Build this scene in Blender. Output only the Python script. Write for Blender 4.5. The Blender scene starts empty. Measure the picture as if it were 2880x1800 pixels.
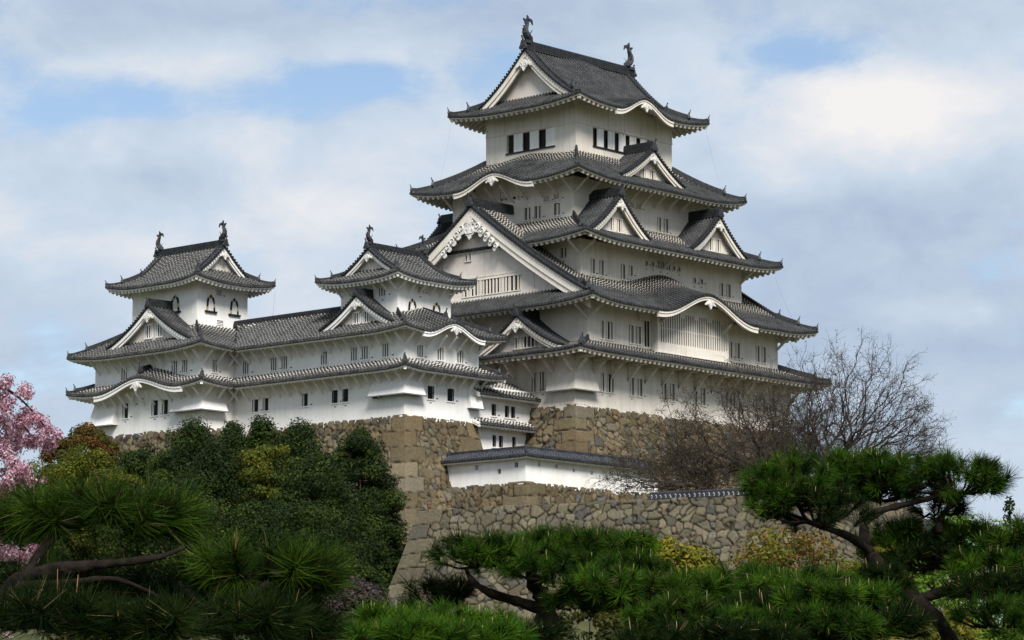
import bpy, math, random
import numpy as np
from mathutils import Vector
random.seed(7); RNG = np.random.default_rng(7)
rad = math.radians
SC = bpy.context.scene
COL = SC.collection

# ------------------------------------------------------------------ camera
# world: X east, Y north, origin under the middle of the keep, z = 0 at the garden lawn
YA = rad(41.8); PITCH = rad(8.3); FPX = 8700.0
CAM = Vector((-195.02, -166.73, 1.7))
HV = Vector((math.cos(YA), math.sin(YA), 0)); RV = Vector((math.sin(YA), -math.cos(YA), 0)); ZV = Vector((0, 0, 1))
FW = HV*math.cos(PITCH) + ZV*math.sin(PITCH); UPV = -HV*math.sin(PITCH) + ZV*math.cos(PITCH)
cd = bpy.data.cameras.new('camera'); cam = bpy.data.objects.new('camera', cd); COL.objects.link(cam)
cd.sensor_width = 36.0; cd.lens = 36.0*FPX/2880.0; cd.clip_start = 0.1; cd.clip_end = 6000
cam.location = CAM; cam.rotation_euler = (math.pi/2 + PITCH, 0, YA - math.pi/2)
SC.camera = cam

def ray(px, py):
    return FW + RV*((px-1440)/FPX) + UPV*((900-py)/FPX)
def spot(px, py, dist):
    """world point seen in direction (px, py) of the 2880x1800 photo at a level distance"""
    d = ray(px, py); return CAM + d*(dist/d.dot(HV))

# ------------------------------------------------------------------ light
SUN_AZ, SUN_EL = 235.0, 45.0          # math angle from +X, elevation
W = bpy.data.worlds.new('World'); SC.world = W; W.use_nodes = True
sd = bpy.data.lights.new('sun', 'SUN'); sun = bpy.data.objects.new('sun', sd); COL.objects.link(sun)
sd.energy = 1.5; sd.angle = rad(22); sd.color = (1.0, 0.965, 0.92)
sv = Vector((math.cos(rad(SUN_AZ))*math.cos(rad(SUN_EL)), math.sin(rad(SUN_AZ))*math.cos(rad(SUN_EL)), math.sin(rad(SUN_EL))))
sun.rotation_euler = (-sv).to_track_quat('-Z', 'Y').to_euler(); sun.location = (-150, -250, 200)
SC.view_settings.view_transform = 'Standard'; SC.view_settings.look = 'None'
SC.view_settings.exposure = 1.92; SC.view_settings.gamma = 1.0; SC.view_settings.use_curve_mapping = False
SC.cycles.max_bounces = 6; SC.cycles.diffuse_bounces = 3; SC.cycles.glossy_bounces = 2
SC.cycles.transparent_max_bounces = 6
try:
    SC.cycles.use_denoising = True; SC.cycles.denoiser = 'OPENIMAGEDENOISE'
except Exception: pass

def build_world():
    nt = W.node_tree; N = nt.nodes; L = nt.links; N.clear()
    out = N.new('ShaderNodeOutputWorld'); bg = N.new('ShaderNodeBackground'); L.new(bg.outputs[0], out.inputs[0])
    bg.inputs['Strength'].default_value = 0.10
    sky = N.new('ShaderNodeTexSky'); sky.sky_type = 'NISHITA'; sky.sun_disc = False
    sky.sun_elevation = rad(SUN_EL); sky.sun_rotation = rad(90 - SUN_AZ)
    sky.air_density = 1.0; sky.dust_density = 0.6; sky.ozone_density = 1.5
    tc = N.new('ShaderNodeTexCoord'); nrm = N.new('ShaderNodeVectorMath'); nrm.operation = 'NORMALIZE'
    L.new(tc.outputs['Generated'], nrm.inputs[0])
    def math_(op, a, b=None, clamp=False):
        m = N.new('ShaderNodeMath'); m.operation = op; m.use_clamp = clamp
        for i, x in enumerate((a, b)):
            if x is None: continue
            if isinstance(x, (int, float)): m.inputs[i].default_value = x
            else: L.new(x, m.inputs[i])
        return m.outputs[0]
    def noise(scale, detail, rough, stretch, off=(0, 0, 0), dist=0.0):
        mp = N.new('ShaderNodeMapping'); L.new(nrm.outputs[0], mp.inputs[0])
        mp.inputs['Scale'].default_value = stretch; mp.inputs['Location'].default_value = off
        t = N.new('ShaderNodeTexNoise'); L.new(mp.outputs[0], t.inputs['Vector'])
        t.inputs['Scale'].default_value = scale; t.inputs['Detail'].default_value = detail
        t.inputs['Roughness'].default_value = rough; t.inputs['Distortion'].default_value = dist
        return t.outputs['Fac']
    n1 = noise(13, 6, .56, (1, 1, 2.0), (3.1, 1.7, .4), .35)
    n2 = noise(7, 4, .5, (1, 1, 2.2), (8.1, 4.7, 2.4))
    n3 = noise(27, 9, .60, (1, 1, 1.6), (1.3, 9.2, 5.5), .25)
    def blob(px, py, rx, ry):
        d = ray(px, py).normalized()
        sub = N.new('ShaderNodeVectorMath'); sub.operation = 'SUBTRACT'; L.new(nrm.outputs[0], sub.inputs[0]); sub.inputs[1].default_value = d
        def dot(v, s):
            q = N.new('ShaderNodeVectorMath'); q.operation = 'DOT_PRODUCT'; L.new(sub.outputs[0], q.inputs[0]); q.inputs[1].default_value = v*s
            return q.outputs['Value']
        a = dot(RV, FPX/rx); b = dot(UPV, FPX/ry)
        r2 = math_('ADD', math_('MULTIPLY', a, a), math_('MULTIPLY', b, b))
        return math_('POWER', 2.718, math_('MULTIPLY', r2, -1.0))
    # cloud cover: banks of cloud and gaps of blue, broken up by the noise
    cov = math_('ADD', 0.66, math_('MULTIPLY', math_('SUBTRACT', n1, 0.5), 1.9))
    cov = math_('ADD', cov, math_('MULTIPLY', math_('SUBTRACT', n3, 0.5), 1.15))
    for (x, y, rx, ry, w) in SKY_BANKS:
        cov = math_('ADD', cov, math_('MULTIPLY', blob(x, y, rx, ry), w))
    cov = math_('SMOOTH_MIN', cov, 1.0, True)
    ramp = N.new('ShaderNodeValToRGB'); L.new(cov, ramp.inputs[0])
    ramp.color_ramp.interpolation = 'EASE'
    ramp.color_ramp.elements[0].position = .16; ramp.color_ramp.elements[1].position = .72
    # brightness of the cloud: lit tops and grey bellies
    lit = math_('ADD', 0.42, math_('MULTIPLY', math_('SUBTRACT', n2, 0.5), 1.2))
    lit = math_('ADD', lit, math_('MULTIPLY', math_('SUBTRACT', n3, 0.5), .95))
    for (x, y, rx, ry, w) in SKY_LIT:
        lit = math_('ADD', lit, math_('MULTIPLY', blob(x, y, rx, ry), w))
    lr = N.new('ShaderNodeValToRGB'); L.new(lit, lr.inputs[0])
    lr.color_ramp.elements[0].position = 0.0; lr.color_ramp.elements[0].color = (.37, .46, .60, 1)
    lr.color_ramp.elements[1].position = 1.0; lr.color_ramp.elements[1].color = (.80, .78, .78, 1)
    e = lr.color_ramp.elements.new(.5); e.color = (.53, .615, .72, 1)
    sc = N.new('ShaderNodeVectorMath'); sc.operation = 'SCALE'; L.new(lr.outputs[0], sc.inputs[0]); sc.inputs['Scale'].default_value = CLOUD_GAIN
    skm = N.new('ShaderNodeVectorMath'); skm.operation = 'MULTIPLY'; L.new(sky.outputs[0], skm.inputs[0]); skm.inputs[1].default_value = SKY_TINT
    mix = N.new('ShaderNodeMix'); mix.data_type = 'RGBA'
    L.new(ramp.outputs[0], mix.inputs['Factor']); L.new(skm.outputs[0], mix.inputs['A']); L.new(sc.outputs[0], mix.inputs['B'])
    L.new(mix.outputs['Result'], bg.inputs['Color'])
SKY_TINT = (.375, .36, .355); CLOUD_GAIN = 3.0
SKY_BANKS = [(680, 290, 440, 75, -.6), (1000, 235, 170, 60, -.3), (2300, 150, 300, 60, -.42), (120, 290, 180, 90, -.4), (1050, 210, 200, 60, -.3),
             (2600, 330, 480, 170, .6), (650, 480, 480, 130, .5), (600, 90, 900, 70, .35), (2300, 1050, 600, 250, .15),
             (2600, 620, 500, 90, .2), (100, 950, 200, 150, -.2), (1900, 70, 250, 60, .1)]
SKY_LIT = [(2560, 340, 430, 140, .55), (2500, 260, 300, 90, .25), (880, 560, 230, 110, .4), (520, 190, 320, 60, .25), (850, 400, 300, 90, .25),
           (250, 700, 300, 60, .2), (2600, 1000, 600, 350, -.35), (2650, 880, 180, 50, .35), (100, 980, 260, 200, -.3), (1000, 30, 1600, 70, -.15),
           (2300, 600, 450, 100, -.2), (350, 500, 300, 60, -.15)]
build_world()

# ------------------------------------------------------------------ materials
def mat(name, rough=.8):
    m = bpy.data.materials.new(name); m.use_nodes = True
    b = m.node_tree.nodes['Principled BSDF']; b.inputs['Roughness'].default_value = rough
    b.inputs['Specular IOR Level'].default_value = .25
    return m, m.node_tree.nodes, m.node_tree.links, b
def ntex(N, L, scale, detail=4, rough=.55, vec=None, stretch=None):
    t = N.new('ShaderNodeTexNoise'); t.inputs['Scale'].default_value = scale; t.inputs['Detail'].default_value = detail; t.inputs['Roughness'].default_value = rough
    if vec is None:
        g = N.new('ShaderNodeNewGeometry'); vec = g.outputs['Position']
    if stretch:
        mp = N.new('ShaderNodeMapping'); L.new(vec, mp.inputs[0]); mp.inputs['Scale'].default_value = stretch; vec = mp.outputs[0]
    L.new(vec, t.inputs['Vector']); return t.outputs['Fac']
def cramp(N, L, fac, stops):
    r = N.new('ShaderNodeValToRGB'); L.new(fac, r.inputs[0]); el = r.color_ramp.elements
    while len(el) < len(stops): el.new(.5)
    for e, (p, c) in zip(el, stops): e.position = p; e.color = (*c, 1)
    return r.outputs[0]
def mixc(N, L, f, a, b, mode='MIX'):
    m = N.new('ShaderNodeMix'); m.data_type = 'RGBA'; m.blend_type = mode
    for k, x in (('Factor', f), ('A', a), ('B', b)):
        if isinstance(x, (int, float)): m.inputs[k].default_value = x
        elif isinstance(x, tuple): m.inputs[k].default_value = (*x, 1)
        else: L.new(x, m.inputs[k])
    return m.outputs['Result']
def bump(N, L, b, h, strength=.3, dist=.05):
    bp = N.new('ShaderNodeBump'); bp.inputs['Strength'].default_value = strength; bp.inputs['Distance'].default_value = dist
    L.new(h, bp.inputs['Height']); L.new(bp.outputs[0], b.inputs['Normal'])

def plaster(name, clean, dirty, amount):
    m, N, L, b = mat(name, .9)
    s = ntex(N, L, 1.0, 6, .62, stretch=(2.4, 2.4, .17))       # rain streaks
    p = ntex(N, L, .35, 5, .6)
    f = ntex(N, L, 9, 3, .5)
    c1 = cramp(N, L, s, [(.42, clean), (.85, dirty)])
    c2 = cramp(N, L, p, [(.4, clean), (.78, dirty)])
    c = mixc(N, L, .5, c1, c2)
    c = mixc(N, L, amount, clean, c)
    c = mixc(N, L, .12, c, cramp(N, L, f, [(.3, (.35, .34, .32)), (.6, (1, 1, 1))]), 'MULTIPLY')
    L.new(c, b.inputs['Base Color']); bump(N, L, b, f, .12, .02)
    return m
M = {}
M['plaster_aged'] = plaster('plaster_aged', (.735, .68, .60), (.42, .36, .28), .85)
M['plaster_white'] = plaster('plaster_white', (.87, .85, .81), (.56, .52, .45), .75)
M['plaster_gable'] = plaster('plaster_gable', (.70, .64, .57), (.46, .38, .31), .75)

def tile(name, dark, light, lime):
    m, N, L, b = mat(name, .62)
    b.inputs['Specular IOR Level'].default_value = .35
    uv = N.new('ShaderNodeUVMap'); uv.uv_map = 'UVMap'
    sx = N.new('ShaderNodeSeparateXYZ'); L.new(uv.outputs[0], sx.inputs[0])
    def mt(op, a, c=None):
        q = N.new('ShaderNodeMath'); q.operation = op
        for i, x in enumerate((a, c)):
            if x is None: continue
            if isinstance(x, (int, float)): q.inputs[i].default_value = x
            else: L.new(x, q.inputs[i])
        return q.outputs[0]
    n1 = ntex(N, L, 1.1, 5, .65); n2 = ntex(N, L, 5.5, 3, .6); n3 = ntex(N, L, .25, 3, .5)
    base = cramp(N, L, n1, [(.32, dark), (.68, light)])
    base = mixc(N, L, .5, base, cramp(N, L, n2, [(.25, (.3, .31, .33)), (.75, (1.25, 1.22, 1.15))]), 'MULTIPLY')
    fr = mt('FRACT', mt('DIVIDE', sx.outputs[1], .31))
    # lime mortar over each joint; U carries how much of it is left, the noise breaks it up
    width = mt('MULTIPLY', sx.outputs[0], mt('ADD', .30, mt('MULTIPLY', n2, .75)))
    width = mt('MULTIPLY', width, mt('ADD', .55, mt('MULTIPLY', n3, .9)))
    on = mt('LESS_THAN', fr, width)
    groove = mt('GREATER_THAN', fr, .90)
    c = mixc(N, L, mt('MULTIPLY', groove, .5), base, (.02, .02, .022))
    c = mixc(N, L, mt('MULTIPLY', on, .88), c, lime)
    L.new(c, b.inputs['Base Color'])
    bump(N, L, b, n2, .25, .03)
    return m
M['tile_keep'] = tile('tile_keep', (.0085, .0097, .0112), (.054, .0565, .058), (.42, .38, .31))
M['tile_tower'] = tile('tile_tower', (.012, .013, .0145), (.076, .076, .073), (.52, .49, .44))
M['tile_wall'] = tile('tile_wall', (.012, .014, .019), (.040, .043, .050), (.40, .40, .42))
def plain(name, c1, c2, scale=3, rough=.75, bumpv=.2, bd=.03):
    m, N, L, b = mat(name, rough); b.inputs['Specular IOR Level'].default_value = .05 if rough > .9 else .25
    n = ntex(N, L, scale, 5, .6)
    L.new(cramp(N, L, n, [(.3, c1), (.7, c2)]), b.inputs['Base Color']); bump(N, L, b, n, bumpv, bd)
    return m
M['ridge'] = plain('ridge_tile', (.007, .008, .0095), (.034, .0355, .037), 4, .6)
M['bronze'] = plain('ornament_tile', (.018, .019, .021), (.05, .052, .055), 5, .5)
M['dark'] = plain('dark_interior', (.012, .010, .009), (.03, .025, .02), 3)
M['black'] = plain('black_lacquer', (.008, .008, .009), (.02, .02, .022), 3, .5)
M['gold'] = plain('gilt', (.35, .27, .12), (.55, .45, .22), 6, .45)
M['lead'] = plain('grey_metal_lip', (.12, .125, .14), (.22, .23, .25), 3, .6)
M['carve'] = plain('carved_plaster', (.52, .50, .46), (.72, .70, .66), 3, .9)
M['wire'] = plain('cable', (.10, .10, .10), (.16, .16, .16), 3)
def vcol(name, rough=.9, bscale=None, bstr=.4, mul=None, sss=False):
    m, N, L, b = mat(name, rough)
    a = N.new('ShaderNodeAttribute'); a.attribute_name = 'Col'
    c = a.outputs['Color']
    if bscale:
        n = ntex(N, L, bscale, 6, .65)
        c = mixc(N, L, .6, c, cramp(N, L, n, [(.28, (.45, .45, .45)), (.7, (1.3, 1.28, 1.25))]), 'MULTIPLY')
        n2 = ntex(N, L, .5, 4, .6)
        c = mixc(N, L, .35, c, cramp(N, L, n2, [(.35, (.62, .60, .55)), (.65, (1.15, 1.1, 1.05))]), 'MULTIPLY')
        bump(N, L, b, n, bstr, .06)
    L.new(c, b.inputs['Base Color'])
    b.inputs['Specular IOR Level'].default_value = .06
    if sss:
        b.inputs['Specular IOR Level'].default_value = .15
        tr = N.new('ShaderNodeBsdfTranslucent'); L.new(c, tr.inputs[0])
        mx = N.new('ShaderNodeMixShader'); mx.inputs[0].default_value = .3
        o = [x for x in N if x.type == 'OUTPUT_MATERIAL'][0]
        L.new(b.outputs[0], mx.inputs[1]); L.new(tr.outputs[0], mx.inputs[2]); L.new(mx.outputs[0], o.inputs[0])
    return m
M['stone'] = vcol('stone', .92, 5.5, .55)
M['leaf'] = vcol('leaf', .7, sss=True)
M['needle'] = vcol('needle', .8)
M['petal'] = vcol('petal', .8, sss=True)
M['bark'] = plain('bark', (.005, .004, .003), (.024, .019, .015), 22, .95, .8, .02)
M['bark_grey'] = plain('grey_bark', (.022, .019, .016), (.065, .056, .047), 6, .95, .5, .03)
M['ground'] = plain('grass_ground', (.035, .045, .016), (.09, .085, .04), .6, .95, .5, .1)

# ------------------------------------------------------------------ mesh helpers
def link(name, me, parent=None):
    o = bpy.data.objects.new(name, me); COL.objects.link(o)
    if parent is not None:
        o.parent = parent
        pl = parent
        off = Vector((0, 0, 0))
        while pl is not None:
            off += pl.location; pl = pl.parent
        o.location = -off
    return o
def thing(name, label, cat, loc=(0, 0, 0), group=None):
    o = bpy.data.objects.new(name, None); COL.objects.link(o); o.location = loc
    o.empty_display_size = .5; tag(o, label, cat, group); return o
def tag(o, label, cat, group=None, kind=None):
    if label: o['label'] = label
    if cat: o['category'] = cat
    if group: o['group'] = group
    if kind: o['kind'] = kind
    return o
def V3(*a): return Vector(a)
class MB:
    def __init__(s): s.v = []; s.f = []; s.m = []; s.uv = []
    def vert(s, p, uv=(0., 0.)):
        s.v.append((p[0], p[1], p[2])); s.uv.append(uv); return len(s.v)-1
    def face(s, ids, m=0): s.f.append(tuple(ids)); s.m.append(m)
    def quad(s, a, b, c, d, m=0, uv=None):
        n = len(s.v); s.v += [tuple(a), tuple(b), tuple(c), tuple(d)]; s.uv += uv or [(0., 0.)]*4; s.f.append((n, n+1, n+2, n+3)); s.m.append(m)
    def poly(s, pts, m=0):
        n = len(s.v); s.v += [tuple(p) for p in pts]; s.uv += [(0., 0.)]*len(pts); s.f.append(tuple(range(n, n+len(pts)))); s.m.append(m)
    def hexa(s, p, m=0):   # 8 points: bottom 4, top 4
        n = len(s.v); s.v += [tuple(q) for q in p]; s.uv += [(0., 0.)]*8
        for f in ((0, 3, 2, 1), (4, 5, 6, 7), (0, 1, 5, 4), (1, 2, 6, 5), (2, 3, 7, 6), (3, 0, 4, 7)):
            s.f.append(tuple(n+i for i in f)); s.m.append(m)
    def box(s, x0, x1, y0, y1, z0, z1, m=0):
        s.hexa([(x0, y0, z0), (x1, y0, z0), (x1, y1, z0), (x0, y1, z0), (x0, y0, z1), (x1, y0, z1), (x1, y1, z1), (x0, y1, z1)], m)
    def bar(s, a, b, w, h, up=ZV, m=0):   # rectangular bar from a to b, w across, h along up
        a = Vector(a); b = Vector(b); t = (b-a).normalized(); x = t.cross(up).normalized(); y = x.cross(t)
        x *= w/2; y *= h/2
        s.hexa([a-x-y, a+x-y, b+x-y, b-x-y, a-x+y, a+x+y, b+x+y, b-x+y], m)
    def tube(s, pts, rads, n=6, m=0, flat=1.0, up=ZV, cap=True):
        pts = [Vector(p) for p in pts]; rings = []
        for i, p in enumerate(pts):
            t = (pts[min(i+1, len(pts)-1)]-pts[max(i-1, 0)]).normalized()
            u = up if abs(t.dot(up)) < .95 else V3(1, 0, 0) if abs(t.x) < .9 else V3(0, 1, 0)
            x = t.cross(u).normalized(); y = x.cross(t)
            rings.append([s.vert(p + x*math.cos(2*math.pi*k/n)*rads[i]*flat + y*math.sin(2*math.pi*k/n)*rads[i]) for k in range(n)])
        for a, b in zip(rings, rings[1:]):
            for k in range(n): s.face((a[k], a[(k+1) % n], b[(k+1) % n], b[k]), m)
        if cap: s.face(rings[0][::-1], m); s.face(rings[-1], m)
    def disc(s, c, n, r, k=8, thick=.06, m=0):   # short cylinder, front face towards n
        c = Vector(c); n = Vector(n).normalized(); x = n.cross(ZV if abs(n.z) < .9 else V3(1, 0, 0)).normalized(); y = x.cross(n)
        A = [s.vert(c + (x*math.cos(2*math.pi*i/k) + y*math.sin(2*math.pi*i/k))*r) for i in range(k)]
        B = [s.vert(c - n*thick + (x*math.cos(2*math.pi*i/k) + y*math.sin(2*math.pi*i/k))*r) for i in range(k)]
        s.face(A, m)
        for i in range(k): s.face((A[i], B[i], B[(i+1) % k], A[(i+1) % k]), m)
    def prism(s, pts, d, m=0):    # planar polygon pts extruded by vector d
        d = Vector(d); A = [s.vert(p) for p in pts]; B = [s.vert(Vector(p)+d) for p in pts]; k = len(A)
        s.face(A, m); s.face(B[::-1], m)
        for i in range(k): s.face((A[i], B[i], B[(i+1) % k], A[(i+1) % k]), m)
    def build(s, name, mats, parent=None, smooth=False, uv=False):
        me = bpy.data.meshes.new(name); me.from_pydata(s.v, [], s.f)
        for m_ in (mats if isinstance(mats, (list, tuple)) else [mats]): me.materials.append(M[m_] if isinstance(m_, str) else m_)
        if len(me.materials) > 1: me.polygons.foreach_set('material_index', s.m)
        if uv:
            l = me.uv_layers.new(name='UVMap'); idx = np.zeros(len(me.loops), np.int32); me.loops.foreach_get('vertex_index', idx)
            l.data.foreach_set('uv', np.array(s.uv, np.float32)[idx].ravel())
        if smooth: me.polygons.foreach_set('use_smooth', [True]*len(me.polygons))
        me.update(); return link(name, me, parent)
def npmesh(name, v, f, material, parent=None, col=None, smooth=False):
    v = np.asarray(v, np.float32); f = np.asarray(f, np.int32); k = f.shape[1]
    me = bpy.data.meshes.new(name); me.vertices.add(len(v)); me.vertices.foreach_set('co', v.ravel())
    me.loops.add(f.size); me.loops.foreach_set('vertex_index', f.ravel())
    me.polygons.add(len(f)); me.polygons.foreach_set('loop_start', np.arange(0, f.size, k, dtype=np.int32))
    if smooth: me.polygons.foreach_set('use_smooth', np.ones(len(f), bool))
    me.materials.append(M[material]); me.update(calc_edges=True)
    if col is not None:
        a = me.attributes.new('Col', 'FLOAT_COLOR', 'POINT'); c = np.ones((len(v), 4), np.float32); c[:, :3] = col
        a.data.foreach_set('color', c.ravel())
    return link(name, me, parent)

# ------------------------------------------------------------------ roofs
class Side:
    """one tiled slope: eave from A along e (length Lw), going in along n; hips at both ends"""
    def __init__(s, A, e, n, Lw, D, offA, offB, z0, zf, lift=.3, liftk=(1.1, 1.1), Dtot=None, uvA=None, uvB=None, bumps=(), rangeA=(1, 1)):
        s.A = Vector((A[0], A[1], 0)); s.e = Vector((e[0], e[1], 0)); s.n = Vector((n[0], n[1], 0)); s.L = Lw; s.D = D
        s.offA = offA; s.offB = offB; s.z0 = z0; s.zf = zf; s.lift = lift; s.k = liftk; s.Dtot = Dtot or D
        s.uvA = uvA; s.uvB = uvB; s.bumps = bumps; s.ra = rangeA
    def z(s, u, d):
        z = s.z0 + s.zf(d); v = min(1, d/s.D)
        if s.offA > 0 and s.ra[0]: z += s.lift*max(0, 1-max(u, 0)/s.offA/s.k[0])**2*(1-v)
        if s.offB > 0 and s.ra[1]: z += s.lift*max(0, 1-max(s.L-u, 0)/s.offB/s.k[1])**2*(1-v)
        for (uc, hw, H0, H1) in s.bumps:
            t = abs(u-uc)/hw
            if t < 1:
                sh = (.5+.5*math.cos(math.pi*t**.92))
                z += sh*(H0*(1-v)+H1*v)
        return z
    def P(s, u, d, dz=0):
        return s.A + s.e*u + s.n*d + Vector((0, 0, s.z(u, d)+dz))
    def drange(s, u):
        d0 = 0.; d1 = s.Dtot
        if s.offA > 0 and u < s.offA and (s.uvA is None or u < s.uvA-1e-6): d1 = min(d1, s.D*u/s.offA)
        if s.offB > 0 and s.L-u < s.offB and (s.uvB is None or s.L-u < s.uvB-1e-6): d1 = min(d1, s.D*(s.L-u)/s.offB)
        if s.offA < 0 and u < 0: d0 = max(d0, s.D*(-u)/(-s.offA))
        if s.offB < 0 and u > s.L: d0 = max(d0, s.D*(u-s.L)/(-s.offB))
        return d0, d1
    def ucols(s, sp):
        a = s.offA if s.offA < 0 else 0; b = s.L-(s.offB if s.offB < 0 else 0)
        n = max(2, round((b-a)/sp)); return [a+(b-a)*(i+.5)/n for i in range(n)], a, b
def roof_tiles(mb, side, sp=.34, r=.085, nv=9, lime=lambda v: .03, hide=None, caps=True):
    us, a, b = side.ucols(sp)
    # pan tiles: a sheet under the ribs
    cuts = [a]+([side.uvA] if side.uvA else [])+([side.L-side.uvB] if side.uvB else [])+[b]
    for (c0, c1) in zip(cuts, cuts[1:]):
        cols = [c0+1e-4]+[u for u in [x+sp/2 for x in us] if c0+.05 < u < c1-.05]+[c1-1e-4]
        prev = None
        for u in cols:
            d0, d1 = side.drange(u)
            if hide: d1 = clipd(side, u, d0, d1, hide)
            ids = []
            for j in range(nv+1):
                d = d0+(d1-d0)*j/nv
                ids.append(mb.vert(side.P(u, d, -.03), (lime(min(1.5, d/side.D))*1.0, d*1.12)))
            if prev:
                for j in range(nv): mb.face((prev[j], ids[j], ids[j+1], prev[j+1]))
            prev = ids
    for u in us:
        d0, d1 = side.drange(u)
        if hide: d1 = clipd(side, u, d0, d1, hide)
        if d1-d0 < .12: continue
        m = max(2, int(nv*(d1-d0)/side.Dtot)+1); prev = None
        jit = random.uniform(-.012, .012); ph = random.uniform(0, .12)
        for j in range(m+1):
            d = d0+(d1-d0)*j/m; p = side.P(u+jit, d); q = side.P(u+jit, d+.05); t = (q-p).normalized()
            x = (side.P(u+jit+.05, d)-p).normalized(); nn = x.cross(t)
            if nn.z < 0: nn = -nn
            lv = lime(min(1.5, d/side.D))
            ids = [mb.vert(p + x*math.cos(th)*r + nn*(math.sin(th)*r*1.5-.02), (lv, d*1.12+ph)) for th in (0, math.pi*.25, math.pi*.5, math.pi*.75, math.pi)]
            if prev:
                for k in range(4): mb.face((prev[k], prev[k+1], ids[k+1], ids[k]))
            prev = ids
        if caps and d0 < .01:
            mb.disc(side.P(u+jit, 0, .02)-side.n*.05, -side.n, r*1.3, 8, .1)
def clipd(side, u, d0, d1, hide):
    n = 24
    for j in range(n+1):
        d = d0+(d1-d0)*j/n; p = side.P(u, d)
        if hide(p.x, p.y): return max(d0, d0+(d1-d0)*(j-.0)/n)
    return d1
def eave_parts(side, over, rsp, rw, mb_e, mb_r, drop=.10, tip=True, skip=None, rdepth=.26):
    """tile edge, plaster eave board, soffit and rafters under a slope; over = overhang to the wall below"""
    us = [side.L*i/60 for i in range(61)]
    def lim(u, d):
        a = side.offA*d/side.D if side.offA > 0 or side.offA < 0 else 0
        b = side.L-side.offB*d/side.D
        return min(max(u, a), b)
    rows = [(.0, -.03, 1), (.0, -.03-drop, 1), (.10, -.03-drop, 0), (.10, -.17-drop, 0), (.16, -.17-drop, 0), (over, -.17-drop, 0)]
    prev = None
    for (d, dz, mm) in rows:
        ids = [mb_e.vert(side.P(lim(u, d), d, dz if d < .2 else dz+.02)) for u in us]
        if prev:
            for i in range(60): mb_e.face((prev[i], ids[i], ids[i+1], prev[i+1]), 1 if (mm and pm) else 0)
        prev = ids; pm = mm
    n = max(2, int(side.L/rsp))
    for i in range(n):
        u = side.L*(i+.5)/n
        if skip and skip(u): continue
        dmax = over
        if side.offA > 0 and u < side.offA*over/side.D: dmax = u/side.offA*side.D
        if side.offB > 0 and side.L-u < side.offB*over/side.D: dmax = (side.L-u)/side.offB*side.D
        if dmax < .35: continue
        ts = [.17, dmax] if not side.bumps else [.17, (dmax+.17)/2, dmax]
        for d0, d1 in zip(ts, ts[1:]):
            a = side.P(u, d0, -.17-drop-rdepth/2+.015); b = side.P(u, d1, -.17-drop-rdepth/2+.03)
            mb_r.bar(a, b, rw, rdepth)
def ridge_bar(mb, pts, w=.34, h=.42, layers=3, cap=.13):
    """stacked ridge tiles along a line of points with a round tile on top"""
    for k in range(layers):
        f = 1-.22*k/max(1, layers-1)
        for a, b in zip(pts, pts[1:]):
            a = Vector(a); b = Vector(b)
            z0 = h*k/layers; hh = h/layers*.82
            mb.bar(a+ZV*(z0+hh/2), b+ZV*(z0+hh/2), w*f, hh)
            mb.bar(a+ZV*(z0+hh), b+ZV*(z0+hh), w*f*.8, h/layers*.4)
    mb.tube([Vector(p)+ZV*(h+cap*.35) for p in pts], [cap]*len(pts), 7)
def end_tile(mb, p, out, s=.5):
    """ridge-end plaque with a horn, standing at p and facing out"""
    p = Vector(p); o = Vector((out[0], out[1], 0)).normalized(); x = o.cross(ZV)
    prof = [(-.55, 0), (-.62, .25), (-.40, .55), (-.30, .95), (-.12, 1.15), (.12, 1.15), (.30, .95), (.40, .55), (.62, .25), (.55, 0)]
    mb.prism([p + x*(a*s) + ZV*(b*s) + o*(.12*s) for a, b in prof], -o*(.35*s))
    mb.disc(p+o*(.2*s)+ZV*(.45*s), o, .24*s, 8, .1*s)
    mb.tube([p+ZV*(1.0*s), p+ZV*(1.3*s)+o*(.06*s), p+ZV*(1.62*s)+o*(.2*s)], [.15*s, .12*s, .08*s], 6)
    mb.disc(p+ZV*(1.62*s)+o*(.28*s), o, .14*s, 7, .1*s)
def hip_ridges(parent, side, s=1.0, upper=(.30, 1.0), lower=(.02, .42)):
    """hip at the start of a slope: a heavy upper ridge and a lighter one that runs out to the corner"""
    def hp(t, dz=0): return side.P(side.offA*t, side.D*t, dz)
    out = -(side.e*side.offA+side.n*side.D).normalized()
    mb = MB()
    ridge_bar(mb, [hp(lower[0]+(lower[1]-lower[0])*i/5, .02 + (.10*s*(1-i/1.0) if i < 1 else 0)) for i in range(6)], .2*s, .20*s, 2, .08*s)
    ridge_bar(mb, [hp(upper[0]+(upper[1]-upper[0])*i/5, .04) for i in range(6)], .27*s, .34*s, 3, .10*s)
    mb.build('hip_ridge', 'ridge', parent)
    mb = MB(); end_tile(mb, hp(lower[0], .12*s), out, .34*s); mb.build('ridge_end_tile', 'bronze', parent)
    mb = MB(); end_tile(mb, hp(upper[0], .12), out, .48*s); mb.build('ridge_end_tile', 'bronze', parent)
    return out
def bracket(parent, p, out, drop, reach, w=.14, beam=False, material='plaster_white'):
    """plastered strut from the wall at p (top) out to the eave"""
    p = Vector(p); o = Vector((out[0], out[1], 0)); mb = MB()
    if beam:
        mb.bar(p-o*.02+ZV*(-.12), p+o*reach+ZV*(-.12), w*1.3, .24)
        mb.bar(p-o*.02+ZV*(-drop), p+o*(reach*.62)+ZV*(-.26), w, .18)
        mb.bar(p+o*.05+ZV*(-drop-.12), p+o*.05+ZV*(-.2), w, .12, up=o)
    else:
        mb.bar(p-o*.04+ZV*(-drop), p+o*reach+ZV*(.20), w, .17)
    return mb.build('bracket', material, parent)

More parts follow.
